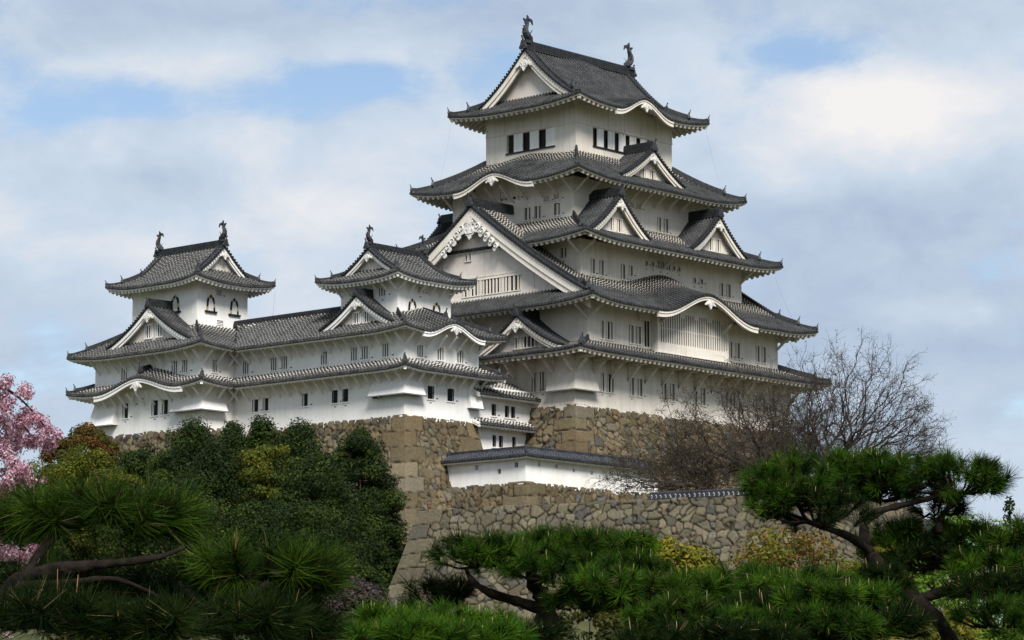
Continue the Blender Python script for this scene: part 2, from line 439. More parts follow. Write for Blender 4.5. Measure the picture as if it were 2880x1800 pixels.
def profile(rise, D, sag):
    return lambda d: rise*((d/D)*(1-sag)+sag*(d/D)**2) if d <= D else rise*(1+(d-D)/D*(1+sag))

def karahafu_trim(parent, side, bi, mats, size=1.0, pend=True, over=0, zlow=0):
    """white curved bargeboard and pendant under an undulating eave"""
    uc, hw, H0, H1 = side.bumps[bi]; mb = MB(); n = 48; prev = None
    ext = 1.06
    for i in range(n+1):
        t = -ext+2*ext*i/n; u = uc+t*hw
        w = (.22+.26*(.5+.5*math.cos(math.pi*min(1, abs(t)))))*size if abs(t) < .8 else (.22+.22*(abs(t)-.6)/.4)*size
        w = (.30 + .16*abs(t))*size
        p = side.P(u, 0)
        ids = [mb.vert(p+side.n*.03+ZV*(-.12)), mb.vert(p+side.n*.03+ZV*(-.12-w*.38)), mb.vert(p+side.n*.09+ZV*(-.12-w*.38)),
               mb.vert(p+side.n*.09+ZV*(-.12-w)), mb.vert(p+side.n*.30+ZV*(-.12-w)), mb.vert(p+side.n*.30+ZV*(-.10))]
        if prev:
            for k in range(5): mb.face((prev[k], prev[k+1], ids[k+1], ids[k]))
        else: mb.face(ids)
        prev = ids
    mb.face(prev[::-1])
    mb.build('bargeboard', mats, parent)
    if over:
        am = MB(); up = []; m_ = 24
        for i in range(m_+1):
            u = uc+hw*(-1+2*i/m_); up.append(side.P(u, over+.06, -.27))
        lo = [Vector((q.x, q.y, zlow)) for q in (up[-1], up[0])]
        am.prism(up+lo, side.n*.2); am.build('arch_wall', mats, parent)
    if pend:
        pendant(parent, side.P(uc, 0)+ZV*(-.12-.33*size)+side.n*.02, -side.n, .62*size, 1)

def spiral(mb, c, ex, ez, r, turns, wid, d, start=0, sgn=1):
    pts = []; rr = []
    n = int(14*turns)
    for i in range(n+1):
        a = start+sgn*2*math.pi*turns*i/n; q = r*(1-.8*i/n)
        pts.append(c+ex*(math.cos(a)*q)+ez*(math.sin(a)*q)+d); rr.append(wid*(1-.5*i/n))
    mb.tube(pts, rr, 5, up=ex.cross(ez))
def pendant(parent, top, out, s, level=1):
    """carved gable pendant hanging at top: turnip shape with scroll wings (level 2: long carved wings and a rosette)"""
    o = Vector((out[0], out[1], 0)).normalized(); x = ZV.cross(o); top = Vector(top); mb = MB()
    prof = [(-.16, .05), (-.30, -.12), (-.52, -.30), (-.55, -.55), (-.38, -.78), (-.22, -.86), (-.16, -1.02), (0, -1.2), (.16, -1.02), (.22, -.86), (.38, -.78), (.55, -.55), (.52, -.30), (.30, -.12), (.16, .05)]
    mb.prism([top+x*(a*s)+ZV*(b*s)+o*.10 for a, b in prof], -o*.14)
    for sg in (-1, 1):
        spiral(mb, top+x*(sg*.25*s)+ZV*(-.5*s), x, ZV, .22*s, 1.4, .05*s, o*.12, start=math.pi/2, sgn=-sg)
        wing = [(.28, -.02), (.55, -.12), (.85, -.38), (1.1, -.55), (1.05, -.72), (.80, -.66), (.62, -.50), (.45, -.42)]
        mb.prism([top+x*(sg*a*s)+ZV*(b*s)+o*.07 for a, b in (wing if sg > 0 else wing[::-1])], -o*.09)
    if level > 1:
        mb.disc(top+ZV*(.30*s)+o*.14, o, .22*s, 6, .12)
        for k in range(6):
            a = k*math.pi/3
            mb.disc(top+ZV*((.30+.26*math.sin(a))*s)+x*(.26*math.cos(a)*s)+o*.12, o, .12*s, 6, .1)
        mb.disc(top+ZV*(-.52*s)+o*.16, o, .2*s, 8, .1)
        for sg in (-1, 1):
            for k in range(5):
                cx = .85+.50*k; cz = -.15-.46*k
                spiral(mb, top+x*(sg*cx*s)+ZV*(cz*s), x, ZV, (.30-.02*k)*s, 1.3, .07*s, o*.12, start=-math.pi/3 if sg > 0 else math.pi*4/3, sgn=sg)
                mb.disc(top+x*(sg*(cx-.12)*s)+ZV*((cz-.22)*s)+o*.08, o, (.28-.02*k)*s, 9, .08)
                mb.disc(top+x*(sg*(cx+.10)*s)+ZV*((cz+.06)*s)+o*.05, o, (.30-.02*k)*s, 9, .06)
    mb.build('gable_pendant', 'carve', parent)

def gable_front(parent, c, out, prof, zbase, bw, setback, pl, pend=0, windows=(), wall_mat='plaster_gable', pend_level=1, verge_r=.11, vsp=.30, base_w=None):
    """bargeboards, verge tiles, gable wall and pendant of a gable whose roof edge is prof [(s, z)], s=0 at the crest, out is the way it faces.
    c = xy of the crest at the verge"""
    o = Vector((out[0], out[1], 0)); x = ZV.cross(o); c = Vector((c[0], c[1], 0))
    def at(s, z, d=0): return c + x*s + ZV*z - o*d
    # verge tiles along both edges
    mb = MB()
    for sg in (-1, 1):
        pts = [at(sg*s, z+.04, .10) for s, z in prof]
        mb.tube(pts, [verge_r*1.05]*len(pts), 6)
        mb.tube([p-o*.30 for p in pts], [verge_r]*len(pts), 6)
        acc = 0
        for p, q in zip(pts, pts[1:]):
            seg = (q-p).length; k = acc
            while k < seg:
                w = p.lerp(q, k/seg); mb.tube([w+o*.22+ZV*.0, w-o*.34+ZV*.05], [verge_r*1.02, verge_r*.9], 7); k += vsp
            acc = k-seg
    mb.build('verge_tiles', 'ridge', parent)
    slf = [math.hypot(1, (prof[min(i+1, len(prof)-1)][1]-prof[max(i-1, 0)][1])/(prof[min(i+1, len(prof)-1)][0]-prof[max(i-1, 0)][0])) for i in range(len(prof))]; slf[0] = slf[1]
    # bargeboards: a broad outer board and a stepped inner one
    for (top, wd, dep, th) in ((-.10, bw*.6, .04, .22), (-.10-bw*.55*slf[0], bw*.45, .13, .18)):
        mb = MB()
        for sg in (-1, 1):
            prev = None; n = len(prof)
            for i, (s, z) in enumerate(prof):
                f = slf[i]
                ids = [mb.vert(at(sg*s, z+top, dep)), mb.vert(at(sg*s, z+top-wd*f, dep)), mb.vert(at(sg*s, z+top-wd*f, dep+th)), mb.vert(at(sg*s, z+top, dep+th))]
                if prev:
                    for k in range(4): mb.face((prev[k], prev[(k+1) % 4], ids[(k+1) % 4], ids[k]))
                prev = ids
            mb.face(prev)
        mb.build('bargeboard', pl, parent)
    # soffit behind the boards
    mb = MB()
    for sg in (-1, 1):
        for (s0, z0), (s1, z1) in zip(prof, prof[1:]):
            mb.quad(at(sg*s0, z0-.16, .12), at(sg*s1, z1-.16, .12), at(sg*s1, z1-.16, setback+.02), at(sg*s0, z0-.16, setback+.02))
    mb.build('verge_soffit', pl, parent)
    # wall
    zt = prof[0][1]; mb = MB(); pts = [(s, z-.15) for s, z in prof if z-.15 > zbase]
    lo = pts[-1]; outline = [(-lo[0], zbase)] + [(-s, z) for s, z in pts[::-1]] + [(s, z) for s, z in pts[1:]] + [(lo[0], zbase)]
    mb.prism([at(s, z, setback) for s, z in outline], -o*.2)
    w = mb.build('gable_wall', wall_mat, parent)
    for (s0, s1, za, zb, nb) in windows:
        b2 = MB(); bb = MB()
        bx = lambda m_, a, b, p, q, d0, d1: m_.hexa([at(a, p, d0), at(b, p, d0), at(b, p, d1), at(a, p, d1), at(a, q, d0), at(b, q, d0), at(b, q, d1), at(a, q, d1)])
        bx(b2, s0, s1, za, zb, setback-.004, setback+.06)
        win = b2.build('window', 'dark', parent)
        bx(bb, s0-.07, s0, za-.05, zb+.05, setback-.07, setback+.02); bx(bb, s1, s1+.07, za-.05, zb+.05, setback-.07, setback+.02)
        for i in range(nb):
            u = s0+(s1-s0)*(i+.5+(.0))/nb; hw = (s1-s0)/nb*.2
            bx(bb, u-hw, u+hw, za, zb, setback-.07, setback-.01)
        bx(bb, s0-.07, s1+.07, zb, zb+.08, setback-.10, setback+.02); bx(bb, s0-.07, s1+.07, za-.09, za, setback-.10, setback+.02)
        bb.build('window_bars', pl, parent)
    if pend:
        pendant(parent, at(0, zt-.10-bw*slf[0]*.95+(0 if pend_level == 1 else -.32*pend), -.02), o, pend, pend_level)

def dormer(owner, c, out, half, zcrest, zfoot, depth, pl, tm, sag=.25, bw=.55, setback=.75, pend=.5, windows=(), sp=.34, zridge=.5, lime=lambda v: .03, name='dormer_gable', base=None, tail=1.0, horn=.55, r=.085):
    """triangular dormer gable: crest at c (verge end), facing out"""
    o = Vector((out[0], out[1], 0)); x = ZV.cross(o); c = Vector((c[0], c[1], 0))
    root = bpy.data.objects.new(name, None); COL.objects.link(root); root.parent = owner; root.location = Vector((c.x, c.y, zfoot))-owner.location
    W2 = half*tail; rise = zcrest-zfoot
    f = profile(rise, half, sag)
    slope0 = rise/half*(1-sag)
    zf = lambda d: (f(d-(W2-half)) if d >= W2-half else slope0*.8*(d-(W2-half)))
    mb = MB()
    for sg in (-1, 1):
        A = c + x*(sg*W2)
        sd_ = Side(A, -o, -x*sg, depth, W2, 0, 0, zfoot, zf, 0)
        roof_tiles(mb, sd_, sp, r, 9, lambda v: .03, caps=False)
    mb.build('dormer_roof', tm, root, uv=True)
    prof = [(W2*i/14, zfoot+zf(W2-W2*i/14)) for i in range(15)]
    gable_front(root, c, out, prof, (base if base is not None else zfoot-.3), bw, setback, pl, pend, windows)
    mb = MB(); ridge_bar(mb, [c+ZV*zcrest-o*0.05, c+ZV*zcrest-o*depth], .36, zridge, 3, .12)
    mb.build('ridge', 'ridge', root)
    mb = MB(); end_tile(mb, c+ZV*(zcrest-.05)+o*.12, o, horn); mb.build('ridge_end_tile', 'bronze', root)
    return root

# ------------------------------------------------------------------ walls and windows
def wall(mb, A, e, n, Lw, z0, z1, holes=(), th=.2):
    """wall sheet with real openings; n points outwards"""
    A = Vector((A[0], A[1], 0)); e = Vector((e[0], e[1], 0)); n = Vector((n[0], n[1], 0))
    us = sorted({0, Lw, *[h[0] for h in holes], *[h[1] for h in holes]}); zs = sorted({z0, z1, *[h[2] for h in holes], *[h[3] for h in holes]})
    P = lambda u, z, d=0: A+e*u+ZV*z-n*d
    for u0, u1 in zip(us, us[1:]):
        for a, b in zip(zs, zs[1:]):
            cu, cz = (u0+u1)/2, (a+b)/2
            if any(h[0] < cu < h[1] and h[2] < cz < h[3] for h in holes): continue
            mb.quad(P(u0, a), P(u1, a), P(u1, b), P(u0, b))
    for (u0, u1, a, b) in [h[:4] for h in holes]:
        for q in (((u0, a), (u0, b)), ((u0, b), (u1, b)), ((u1, b), (u1, a)), ((u1, a), (u0, a))):
            (p0, q0), (p1, q1) = q
            mb.quad(P(p0, q0), P(p1, q1), P(p1, q1, th), P(p0, q0, th))
def window(owner, A, e, n, u0, u1, z0, z1, kind='bars', nb=3, pl='plaster_white', th=.2):
    A = Vector((A[0], A[1], 0)); e = Vector((e[0], e[1], 0)); n = Vector((n[0], n[1], 0))
    P = lambda u, z, d=0: A+e*u+ZV*z-n*d
    def bx(mb, a, b, p, q, d0, d1, m=0): mb.hexa([P(a, p, d0), P(b, p, d0), P(b, p, d1), P(a, p, d1), P(a, q, d0), P(b, q, d0), P(b, q, d1), P(a, q, d1)], m)
    mb = MB(); bx(mb, u0-.02, u1+.02, z0-.02, z1+.02, th-.03, th+.05); w = mb.build('window', 'dark', owner)
    fm = MB()
    f = .06
    for (a, b, p, q) in ((u0-f, u0, z0-f, z1+f), (u1, u1+f, z0-f, z1+f), (u0, u1, z1, z1+f)): bx(fm, a, b, p, q, -.03, .06)
    bx(fm, u0-f*1.6, u1+f*1.6, z0-.09, z0, -.07, .06)
    fm.build('window_frame', pl, w)
    if kind == 'bars':
        bm = MB(); W_ = u1-u0
        for i in range(nb):
            c = u0+W_*(i+.5)/nb; h = W_/nb*(.20 if nb > 1 else .16); bx(bm, c-h, c+h, z0, z1, .04, .09)
        bm.build('window_bars', pl, w)
    elif kind == 'grid':
        bm = MB(); W_ = u1-u0
        for i in range(3):
            c = u0+W_*(i+1)/4; bx(bm, c-.028, c+.028, z0, z1, .06, .10)
        for i in range(3):
            c = z0+(z1-z0)*(i+.75)/3.5; bx(bm, u0, u1, c-.022, c+.022, .045, .06)
        bm.build('window_grille', 'black', w)
        sm = MB(); bx(sm, u0-.01, u1+.01, z0-.01, z1+.01, .20, .22); sm.build('window_shutter', 'plaster_gable', w) if kind == 'x' else None
    elif kind == 'shutter':
        bm = MB(); bx(bm, u0-.02, u0+(u1-u0)*.18, z0, z1, .08, .14); bm.build('window_shutter', pl, w)
    elif kind == 'slits':
        bm = MB()
        for i in range(4):
            c = z0+(z1-z0)*(i+.5)/4; bx(bm, u0, u1, c-.035, c+.035, .03, .1)
        bm.build('window_slats', pl, w)
    return w
def bell_window(owner, A, e, n, uc, z0, z1, w):
    """bell-shaped window with a black and gilt rim, white bars and a black sill"""
    A = Vector((A[0], A[1], 0)); e = Vector((e[0], e[1], 0)); n = Vector((n[0], n[1], 0)); h = z1-z0
    P = lambda u, z, d=0: A+e*(uc+u)+ZV*z-n*d
    half = [(.50, 0), (.47, .25), (.44, .5), (.41, .68), (.34, .82), (.20, .92), (.08, .96), (0, 1.03)]
    outl = [(a*w, z0+b*h) for a, b in half] + [(-a*w, z0+b*h) for a, b in half[-2::-1]]
    inn = [(a*w*.66, z0+(b*.86)*h) for a, b in half] + [(-a*w*.66, z0+(b*.86)*h) for a, b in half[-2::-1]]
    back = MB(); back.prism([P(a, z, -.012) for a, z in inn], n*(-.05)); o = back.build('window', 'dark', owner)
    rim = MB(); k = len(outl)
    for i in range(k-1):
        a, b, c, d = outl[i], outl[i+1], inn[i+1], inn[i]
        m = 1 if (i % 4 == 1) else 0
        rim.hexa([P(*d, .0), P(*c, .0), P(*b, .0), P(*a, .0), P(*d, -.09), P(*c, -.09), P(*b, -.09), P(*a, -.09)], m)
    rim.build('window_frame', ['black', 'gold'], o)
    bars = MB()
    for i in range(5):
        u = (-.5+(i+.5)/5)*w*.62; top = z0+h*(.82-.9*abs(u/w)**1.5*2)
        bars.hexa([P(u-.045, z0, -.02), P(u+.045, z0, -.02), P(u+.045, z0, -.06), P(u-.045, z0, -.06), P(u-.045, top, -.02), P(u+.045, top, -.02), P(u+.045, top, -.06), P(u-.045, top, -.06)])
    bars.build('window_bars', 'plaster_white', o)
    sill = MB(); sw = w*.68
    sill.hexa([P(-sw, z0-.13, 0), P(sw, z0-.13, 0), P(sw, z0-.13, -.16), P(-sw, z0-.13, -.16), P(-sw, z0, 0), P(sw, z0, 0), P(sw, z0, -.16), P(-sw, z0, -.16)])
    sill.build('window_sill', 'black', o)
def storey(owner, x0, x1, y0, y1, z0, z1, holesW, holesS, pl, slots=True, extraW=(), extraS=(), name='wall'):
    """four walls of a storey; holes are (a, b, zlow, zhigh, kind, bars): a/b are y for the west wall, x for the south wall"""
    mb = MB()
    hw = [(y1-max(a, b), y1-min(a, b), lo, hi) for (a, b, lo, hi, *r) in holesW]
    hs = [(min(a, b)-x0, max(a, b)-x0, lo, hi) for (a, b, lo, hi, *r) in holesS]
    wall(mb, (x0, y1), (0, -1), (-1, 0), y1-y0, z0, z1, hw); wall(mb, (x0, y0), (1, 0), (0, -1), x1-x0, z0, z1, hs)
    wall(mb, (x1, y0), (0, 1), (1, 0), y1-y0, z0, z1); wall(mb, (x1, y1), (-1, 0), (0, 1), x1-x0, z0, z1)
    if slots:   # small drain slots in the plaster
        rr = random.Random(int(z0*100))
        for (a, b, lo, hi, *r) in list(holesW):
            yy = min(a, b)-.35
            if rr.random() < .8 and y0+.4 < yy: mb.box(x0-.004, x0+.02, yy-.12, yy+.10, lo+.05, lo+.13, 1)
            if rr.random() < .7: mb.box(x0-.004, x0+.02, (a+b)/2-.12, (a+b)/2+.1, lo-.32, lo-.25, 1)
        for (a, b, lo, hi, *r) in list(holesS):
            xx = max(a, b)+.35
            if rr.random() < .8 and xx < x1-.4: mb.box(xx-.12, xx+.1, y0-.004, y0+.02, lo+.05, lo+.13, 1)
            if rr.random() < .7: mb.box((a+b)/2-.12, (a+b)/2+.1, y0-.004, y0+.02, lo-.32, lo-.25, 1)
    w = mb.build(name, [pl, 'dark'], owner)
    for (h, src, A, e, n) in ((hw, holesW, (x0, y1), (0, -1), (-1, 0)), (hs, holesS, (x0, y0), (1, 0), (0, -1))):
        for hh, s_ in zip(h, src):
            kind = s_[4] if len(s_) > 4 else 'bars'; nb = s_[5] if len(s_) > 5 else 2
            window(owner, A, e, n, *hh, kind=kind, nb=nb, pl=pl)
    return w
def flare(owner, corner, lenW, lenS, zt, zb, out, pl, lip=True, dirW=1, dirS=1, fw=True, fs=True):
    """stone-dropping chute: wall skirt flaring out at a corner; corner is the SW wall corner, W leg runs dirW along y, S leg along dirS x"""
    x, y = corner; mb = MB(); lp = MB()
    so, wo = (out if fs else 0), (out if fw else 0)
    if fw:
        ya = y - dirW*(so if fs else 0); yb = y+dirW*lenW
        mb.quad((x, y, zt), (x-out, ya, zb), (x-out, yb, zb), (x, yb, zt))
        mb.poly([(x, yb, zt), (x-out, yb, zb), (x, yb, zb)]);
        if not fs: mb.poly([(x, y, zt), (x-out, ya, zb), (x, y, zb)])
        mb.quad((x-out, ya, zb), (x-out, yb, zb), (x, yb, zb+.02), (x, y, zb+.02), 1)
        lp.box(x-out-.12, x-out+.02, min(ya, yb)-.06, max(ya, yb)+.06, zb-.09, zb-.002)
    if fs:
        xa = x-dirS*(wo if fw else 0); xb = x+dirS*lenS
        mb.quad((x, y, zt), (xa, y-out, zb), (xb, y-out, zb), (xb, y, zt))
        mb.poly([(xb, y, zt), (xb, y-out, zb), (xb, y, zb)])
        if not fw: mb.poly([(x, y, zt), (xa, y-out, zb), (x, y, zb)])
        mb.quad((xa, y-out, zb), (xb, y-out, zb), (xb, y, zb+.02), (x, y, zb+.02), 1)
        lp.box(min(xa, xb)+(.03 if fw else -.06), max(xa, xb)+.06, y-out-.12, y-out+.02, zb-.092, zb-.003)
    f = mb.build('stone_chute', [pl, 'dark'], owner); lp.build('chute_lip', 'lead', f)

def skirt(owner, outer, inner, z0, rise, sag, lift, tm, pl, over, sp=.34, r=.085, bumps={}, lime=lambda v: .03, sides='WSEN', rafter=(.56, .22), hips=('SW', 'NW', 'SE', 'NE'), liftk=1.15, s=1.0, hide=None, brackets=None, name='roof', trim=1.0):
    """roof round a storey: outer = eave rectangle, inner = wall of the storey above"""
    X0, X1, Y0, Y1 = outer; x0, x1, y0, y1 = inner
    dW, dE, dS, dN = x0-X0, X1-x1, y0-Y0, Y1-y1
    S = {}
    k = (liftk, liftk)
    S['W'] = Side((X0, Y1), (0, -1), (1, 0), Y1-Y0, dW, dN, dS, z0, profile(rise, dW, sag), lift, k, bumps=bumps.get('W', ()))
    S['S'] = Side((X0, Y0), (1, 0), (0, 1), X1-X0, dS, dW, dE, z0, profile(rise, dS, sag), lift, k, bumps=bumps.get('S', ()))
    S['E'] = Side((X1, Y0), (0, 1), (-1, 0), Y1-Y0, dE, dS, dN, z0, profile(rise, dE, sag), lift, k, bumps=bumps.get('E', ()))
    S['N'] = Side((X1, Y1), (-1, 0), (0, -1), X1-X0, dN, dE, dW, z0, profile(rise, dN, sag), lift, k, bumps=bumps.get('N', ()))
    mb = MB(); me_, mr = MB(), MB()
    for q in sides:
        roof_tiles(mb, S[q], sp, r, 9, lime, hide)
        b_ = S[q].bumps
        eave_parts(S[q], over, rafter[0], rafter[1], me_, mr, skip=(lambda u: any(abs(u-b[0]) < b[1]*1.02 for b in b_)) if b_ else None)
    root = mb.build(name, tm, owner, uv=True)
    me_.build('eave', [pl, 'ridge'], root); mr.build('rafter_row', pl, root)
    for q, kx in (('S', 'SW'), ('E', 'SE'), ('N', 'NE'), ('W', 'NW')):
        if kx in hips: hip_ridges(root, S[q], s)
    for q in sides:
        for i in range(len(S[q].bumps)): karahafu_trim(root, S[q], i, pl, trim, over=over, zlow=z0-.6)
    # corner beam ends, white
    for q, kx in (('S', 'SW'), ('E', 'SE'), ('N', 'NE'), ('W', 'NW')):
        if kx in hips:
            sd_ = S[q]; mm = MB(); t0, t1 = .10, over/sd_.D
            mm.bar(sd_.P(sd_.offA*t0, sd_.D*t0, -.42), sd_.P(sd_.offA*t1, sd_.D*t1, -.40), .26*s, .26*s); mm.build('corner_rafter', pl, root)
    return root, S

def irimoya(owner, rect, axis, z0, rise, sag, lift, offL, offE, verge, over, tm, pl, sp=.34, r=.085, bw=.5, setback=.75, pend=.5, pend_level=1, bumps=(), rafter=(.56, .22), lime=lambda v: .03, zridge=.55, s=1.0, windows=(), hide=None, ridge_ends=True, base_drop=.0, name='roof', sprites=True, liftk=1.3, ridge_clip=None, verge_r=.11):
    """hip-and-gable roof; axis 'x': ridge east-west. offL: depth (from the long eave) where the gable starts, offE: from the gable-side eave"""
    X0, X1, Y0, Y1 = rect
    half = (Y1-Y0)/2 if axis == 'x' else (X1-X0)/2
    f = profile(rise, half, sag)
    fe = lambda d: f(d*offL/offE)
    k = (liftk, liftk); S = {}
    if axis == 'x':
        S['S'] = Side((X0, Y0), (1, 0), (0, 1), X1-X0, offL, offE, offE, z0, f, lift, k, half, verge, verge, bumps=bumps)
        S['N'] = Side((X1, Y1), (-1, 0), (0, -1), X1-X0, offL, offE, offE, z0, f, lift, k, half, verge, verge, bumps=bumps)
        S['W'] = Side((X0, Y1), (0, -1), (1, 0), Y1-Y0, offE, offL, offL, z0, fe, lift, k)
        S['E'] = Side((X1, Y0), (0, 1), (-1, 0), Y1-Y0, offE, offL, offL, z0, fe, lift, k)
        longs, ends = 'SN', 'WE'
    else:
        S['W'] = Side((X0, Y1), (0, -1), (1, 0), Y1-Y0, offL, offE, offE, z0, f, lift, k, half, verge, verge)
        S['E'] = Side((X1, Y0), (0, 1), (-1, 0), Y1-Y0, offL, offE, offE, z0, f, lift, k, half, verge, verge)
        S['S'] = Side((X0, Y0), (1, 0), (0, 1), X1-X0, offE, offL, offL, z0, fe, lift, k)
        S['N'] = Side((X1, Y1), (-1, 0), (0, -1), X1-X0, offE, offL, offL, z0, fe, lift, k)
        longs, ends = 'WE', 'SN'
    mb = MB(); me_, mr = MB(), MB()
    for q in 'WSEN':
        roof_tiles(mb, S[q], sp, r, 14 if q in longs else 8, lime, hide if q in longs else None)
        b_ = S[q].bumps
        eave_parts(S[q], over, rafter[0], rafter[1], me_, mr, skip=(lambda u: any(abs(u-b[0]) < b[1]*1.02 for b in b_)) if b_ else None)
    root = mb.build(name, tm, owner, uv=True)
    me_.build('eave', [pl, 'ridge'], root); mr.build('rafter_row', pl, root)
    for q in 'WSEN':
        hip_ridges(root, S[q], s, upper=(.45, 1.0), lower=(.02, .62))
        sd_ = S[q]; mm = MB()
        mm.bar(sd_.P(sd_.offA*.10, sd_.D*.10, -.42), sd_.P(sd_.offA*.9, sd_.D*.9, -.40), .24*s, .24*s); mm.build('corner_rafter', pl, root)
    for q in longs:
        for i in range(len(S[q].bumps)): karahafu_trim(root, S[q], i, pl, over=over, zlow=z0-.6)
    # descending ridges beside the verge on the long slopes
    for q in longs:
        sd_ = S[q]
        for uu in (verge+.75*s, sd_.L-verge-.75*s):
            if hide and not sprites: pass
            mm = MB(); dd = [half*.97, offL*.95]
            pts = [sd_.P(uu, dd[0]+(dd[1]-dd[0])*i/8, .02) for i in range(9)]
            ridge_bar(mm, pts, .26*s, .2*s, 2, .09*s); mm.build('descending_ridge', 'ridge', root)
            mm = MB(); end_tile(mm, pts[-1]+ZV*.05, -sd_.n, .46*s); mm.build('ridge_end_tile', 'bronze', root)
    for q in ends:
        sd_ = S[q]; out = -sd_.n; mid = sd_.A+sd_.e*(sd_.L/2)+sd_.n*verge
        sfoot = half-offL*verge/offE*1.0
        prof = [(sfoot*i/16, z0+f(half-sfoot*i/16)) for i in range(17)]
        gable = bpy.data.objects.new('gable', None); COL.objects.link(gable); gable.parent = owner; gable.location = Vector((mid.x, mid.y, z0))-owner.location
        gable_front(gable, (mid.x, mid.y), out, prof, z0+fe(min(offE, verge+setback))-.25-base_drop, bw, setback, pl, pend if q in 'WS' else 0, windows if q in 'WS' else (), pend_level=pend_level, verge_r=verge_r)
    sd_ = S[longs[0]]
    a = sd_.P(verge-.05, half); b = sd_.P(sd_.L-verge+.05, half)
    segs = ridge_clip(a, b) if ridge_clip else [(a, b)]
    for (p, q) in segs:
        mm = MB(); ridge_bar(mm, [p, q], .42*s, zridge, 4, .13*s); mm.build('ridge', 'ridge', root)
    for p, d in ((a, a-b), (b, b-a)):
        mm = MB(); end_tile(mm, Vector(p)+ZV*(-.02)+d.normalized()*.12, d, .62*s); mm.build('ridge_end_tile', 'bronze', root)
    return root, S, a, b

def fish(owner, p, inward, h):
    """roof-ridge fish ornament: head down on the ridge, body curving up, forked tail"""
    p = Vector(p); i = Vector((inward[0], inward[1], 0)).normalized(); x = i.cross(ZV); mb = MB()
    path = [(.26, .02), (.20, .10), (.05, .22), (-.05, .36), (-.06, .50), (.0, .63), (.07, .74), (.10, .84)]
    rr = [.12, .19, .19, .165, .14, .11, .085, .06]
    mb.tube([p+i*(a*h)+ZV*(b*h) for a, b in path], [q*h for q in rr], 8, flat=.75, up=x)
    tail = [((.08, .80), (.30, .86), (.40, .74), (.36, .95), (.20, 1.0), (.10, .92)), ((.07, .80), (.02, .95), (.05, 1.12), (.14, 1.02), (.15, .88)), ((.05, .74), (-.10, .80), (-.20, .94), (-.04, .92), (.08, .86))]
    for t in tail: mb.prism([p+i*(a*h)+ZV*(b*h)+x*(.03*h) for a, b in t], -x*(.06*h))
    for (a, b) in ((-.16, .30), (-.17, .44), (-.12, .58), (-.04, .70)):    # dorsal spines
        mb.prism([p+i*((a+.09)*h)+ZV*((b-.06)*h)+x*.02*h, p+i*((a-.10)*h)+ZV*((b+.05)*h)+x*.02*h, p+i*((a+.09)*h)+ZV*((b+.07)*h)+x*.02*h], -x*.04*h)
    for sg in (-1, 1):      # side fins and eyes
        q = p+x*(sg*.10*h)
        mb.prism([q+i*(.02*h)+ZV*(.24*h), q+x*(sg*.12*h)+i*(.12*h)+ZV*(.46*h), q+i*(.12*h)+ZV*(.30*h)], i*.03*h)
        mb.disc(p+x*(sg*.13*h)+i*(.17*h)+ZV*(.14*h), x*sg, .03*h, 6, .03*h)
    mb.tube([p+i*(.25*h)+ZV*(.0), p+i*(.38*h)+ZV*(.06*h), p+i*(.40*h)+ZV*(.13*h)], [.06*h, .045*h, .02*h], 6)
    mb.box(p.x-.16*h, p.x+.16*h, p.y-.16*h, p.y+.16*h, p.z-.1*h, p.z+.03*h)
    return mb.build('ridge_fish', 'bronze', owner)

# ------------------------------------------------------------------ the keep
def bracket_line(root, x0, x1, y0, y1, z, sp, drop, reach, w, beam, pl, W_=True, S_=True, skipW=None, skipS=None):
    if W_:
        n = max(1, int((y1-y0)/sp))
        for i in range(n+1):
            y = y0+.12+(y1-y0-.24)*i/n
            if skipW and skipW(y): continue
            bracket(root, (x0, y, z), (-1, 0), drop, reach, w, beam, pl)
    if S_:
        n = max(1, int((x1-x0)/sp))
        for i in range(n+1):
            x = x0+.12+(x1-x0-.24)*i/n
            if skipS and skipS(x): continue
            bracket(root, (x, y0, z), (0, -1), drop, reach, w, beam, pl)

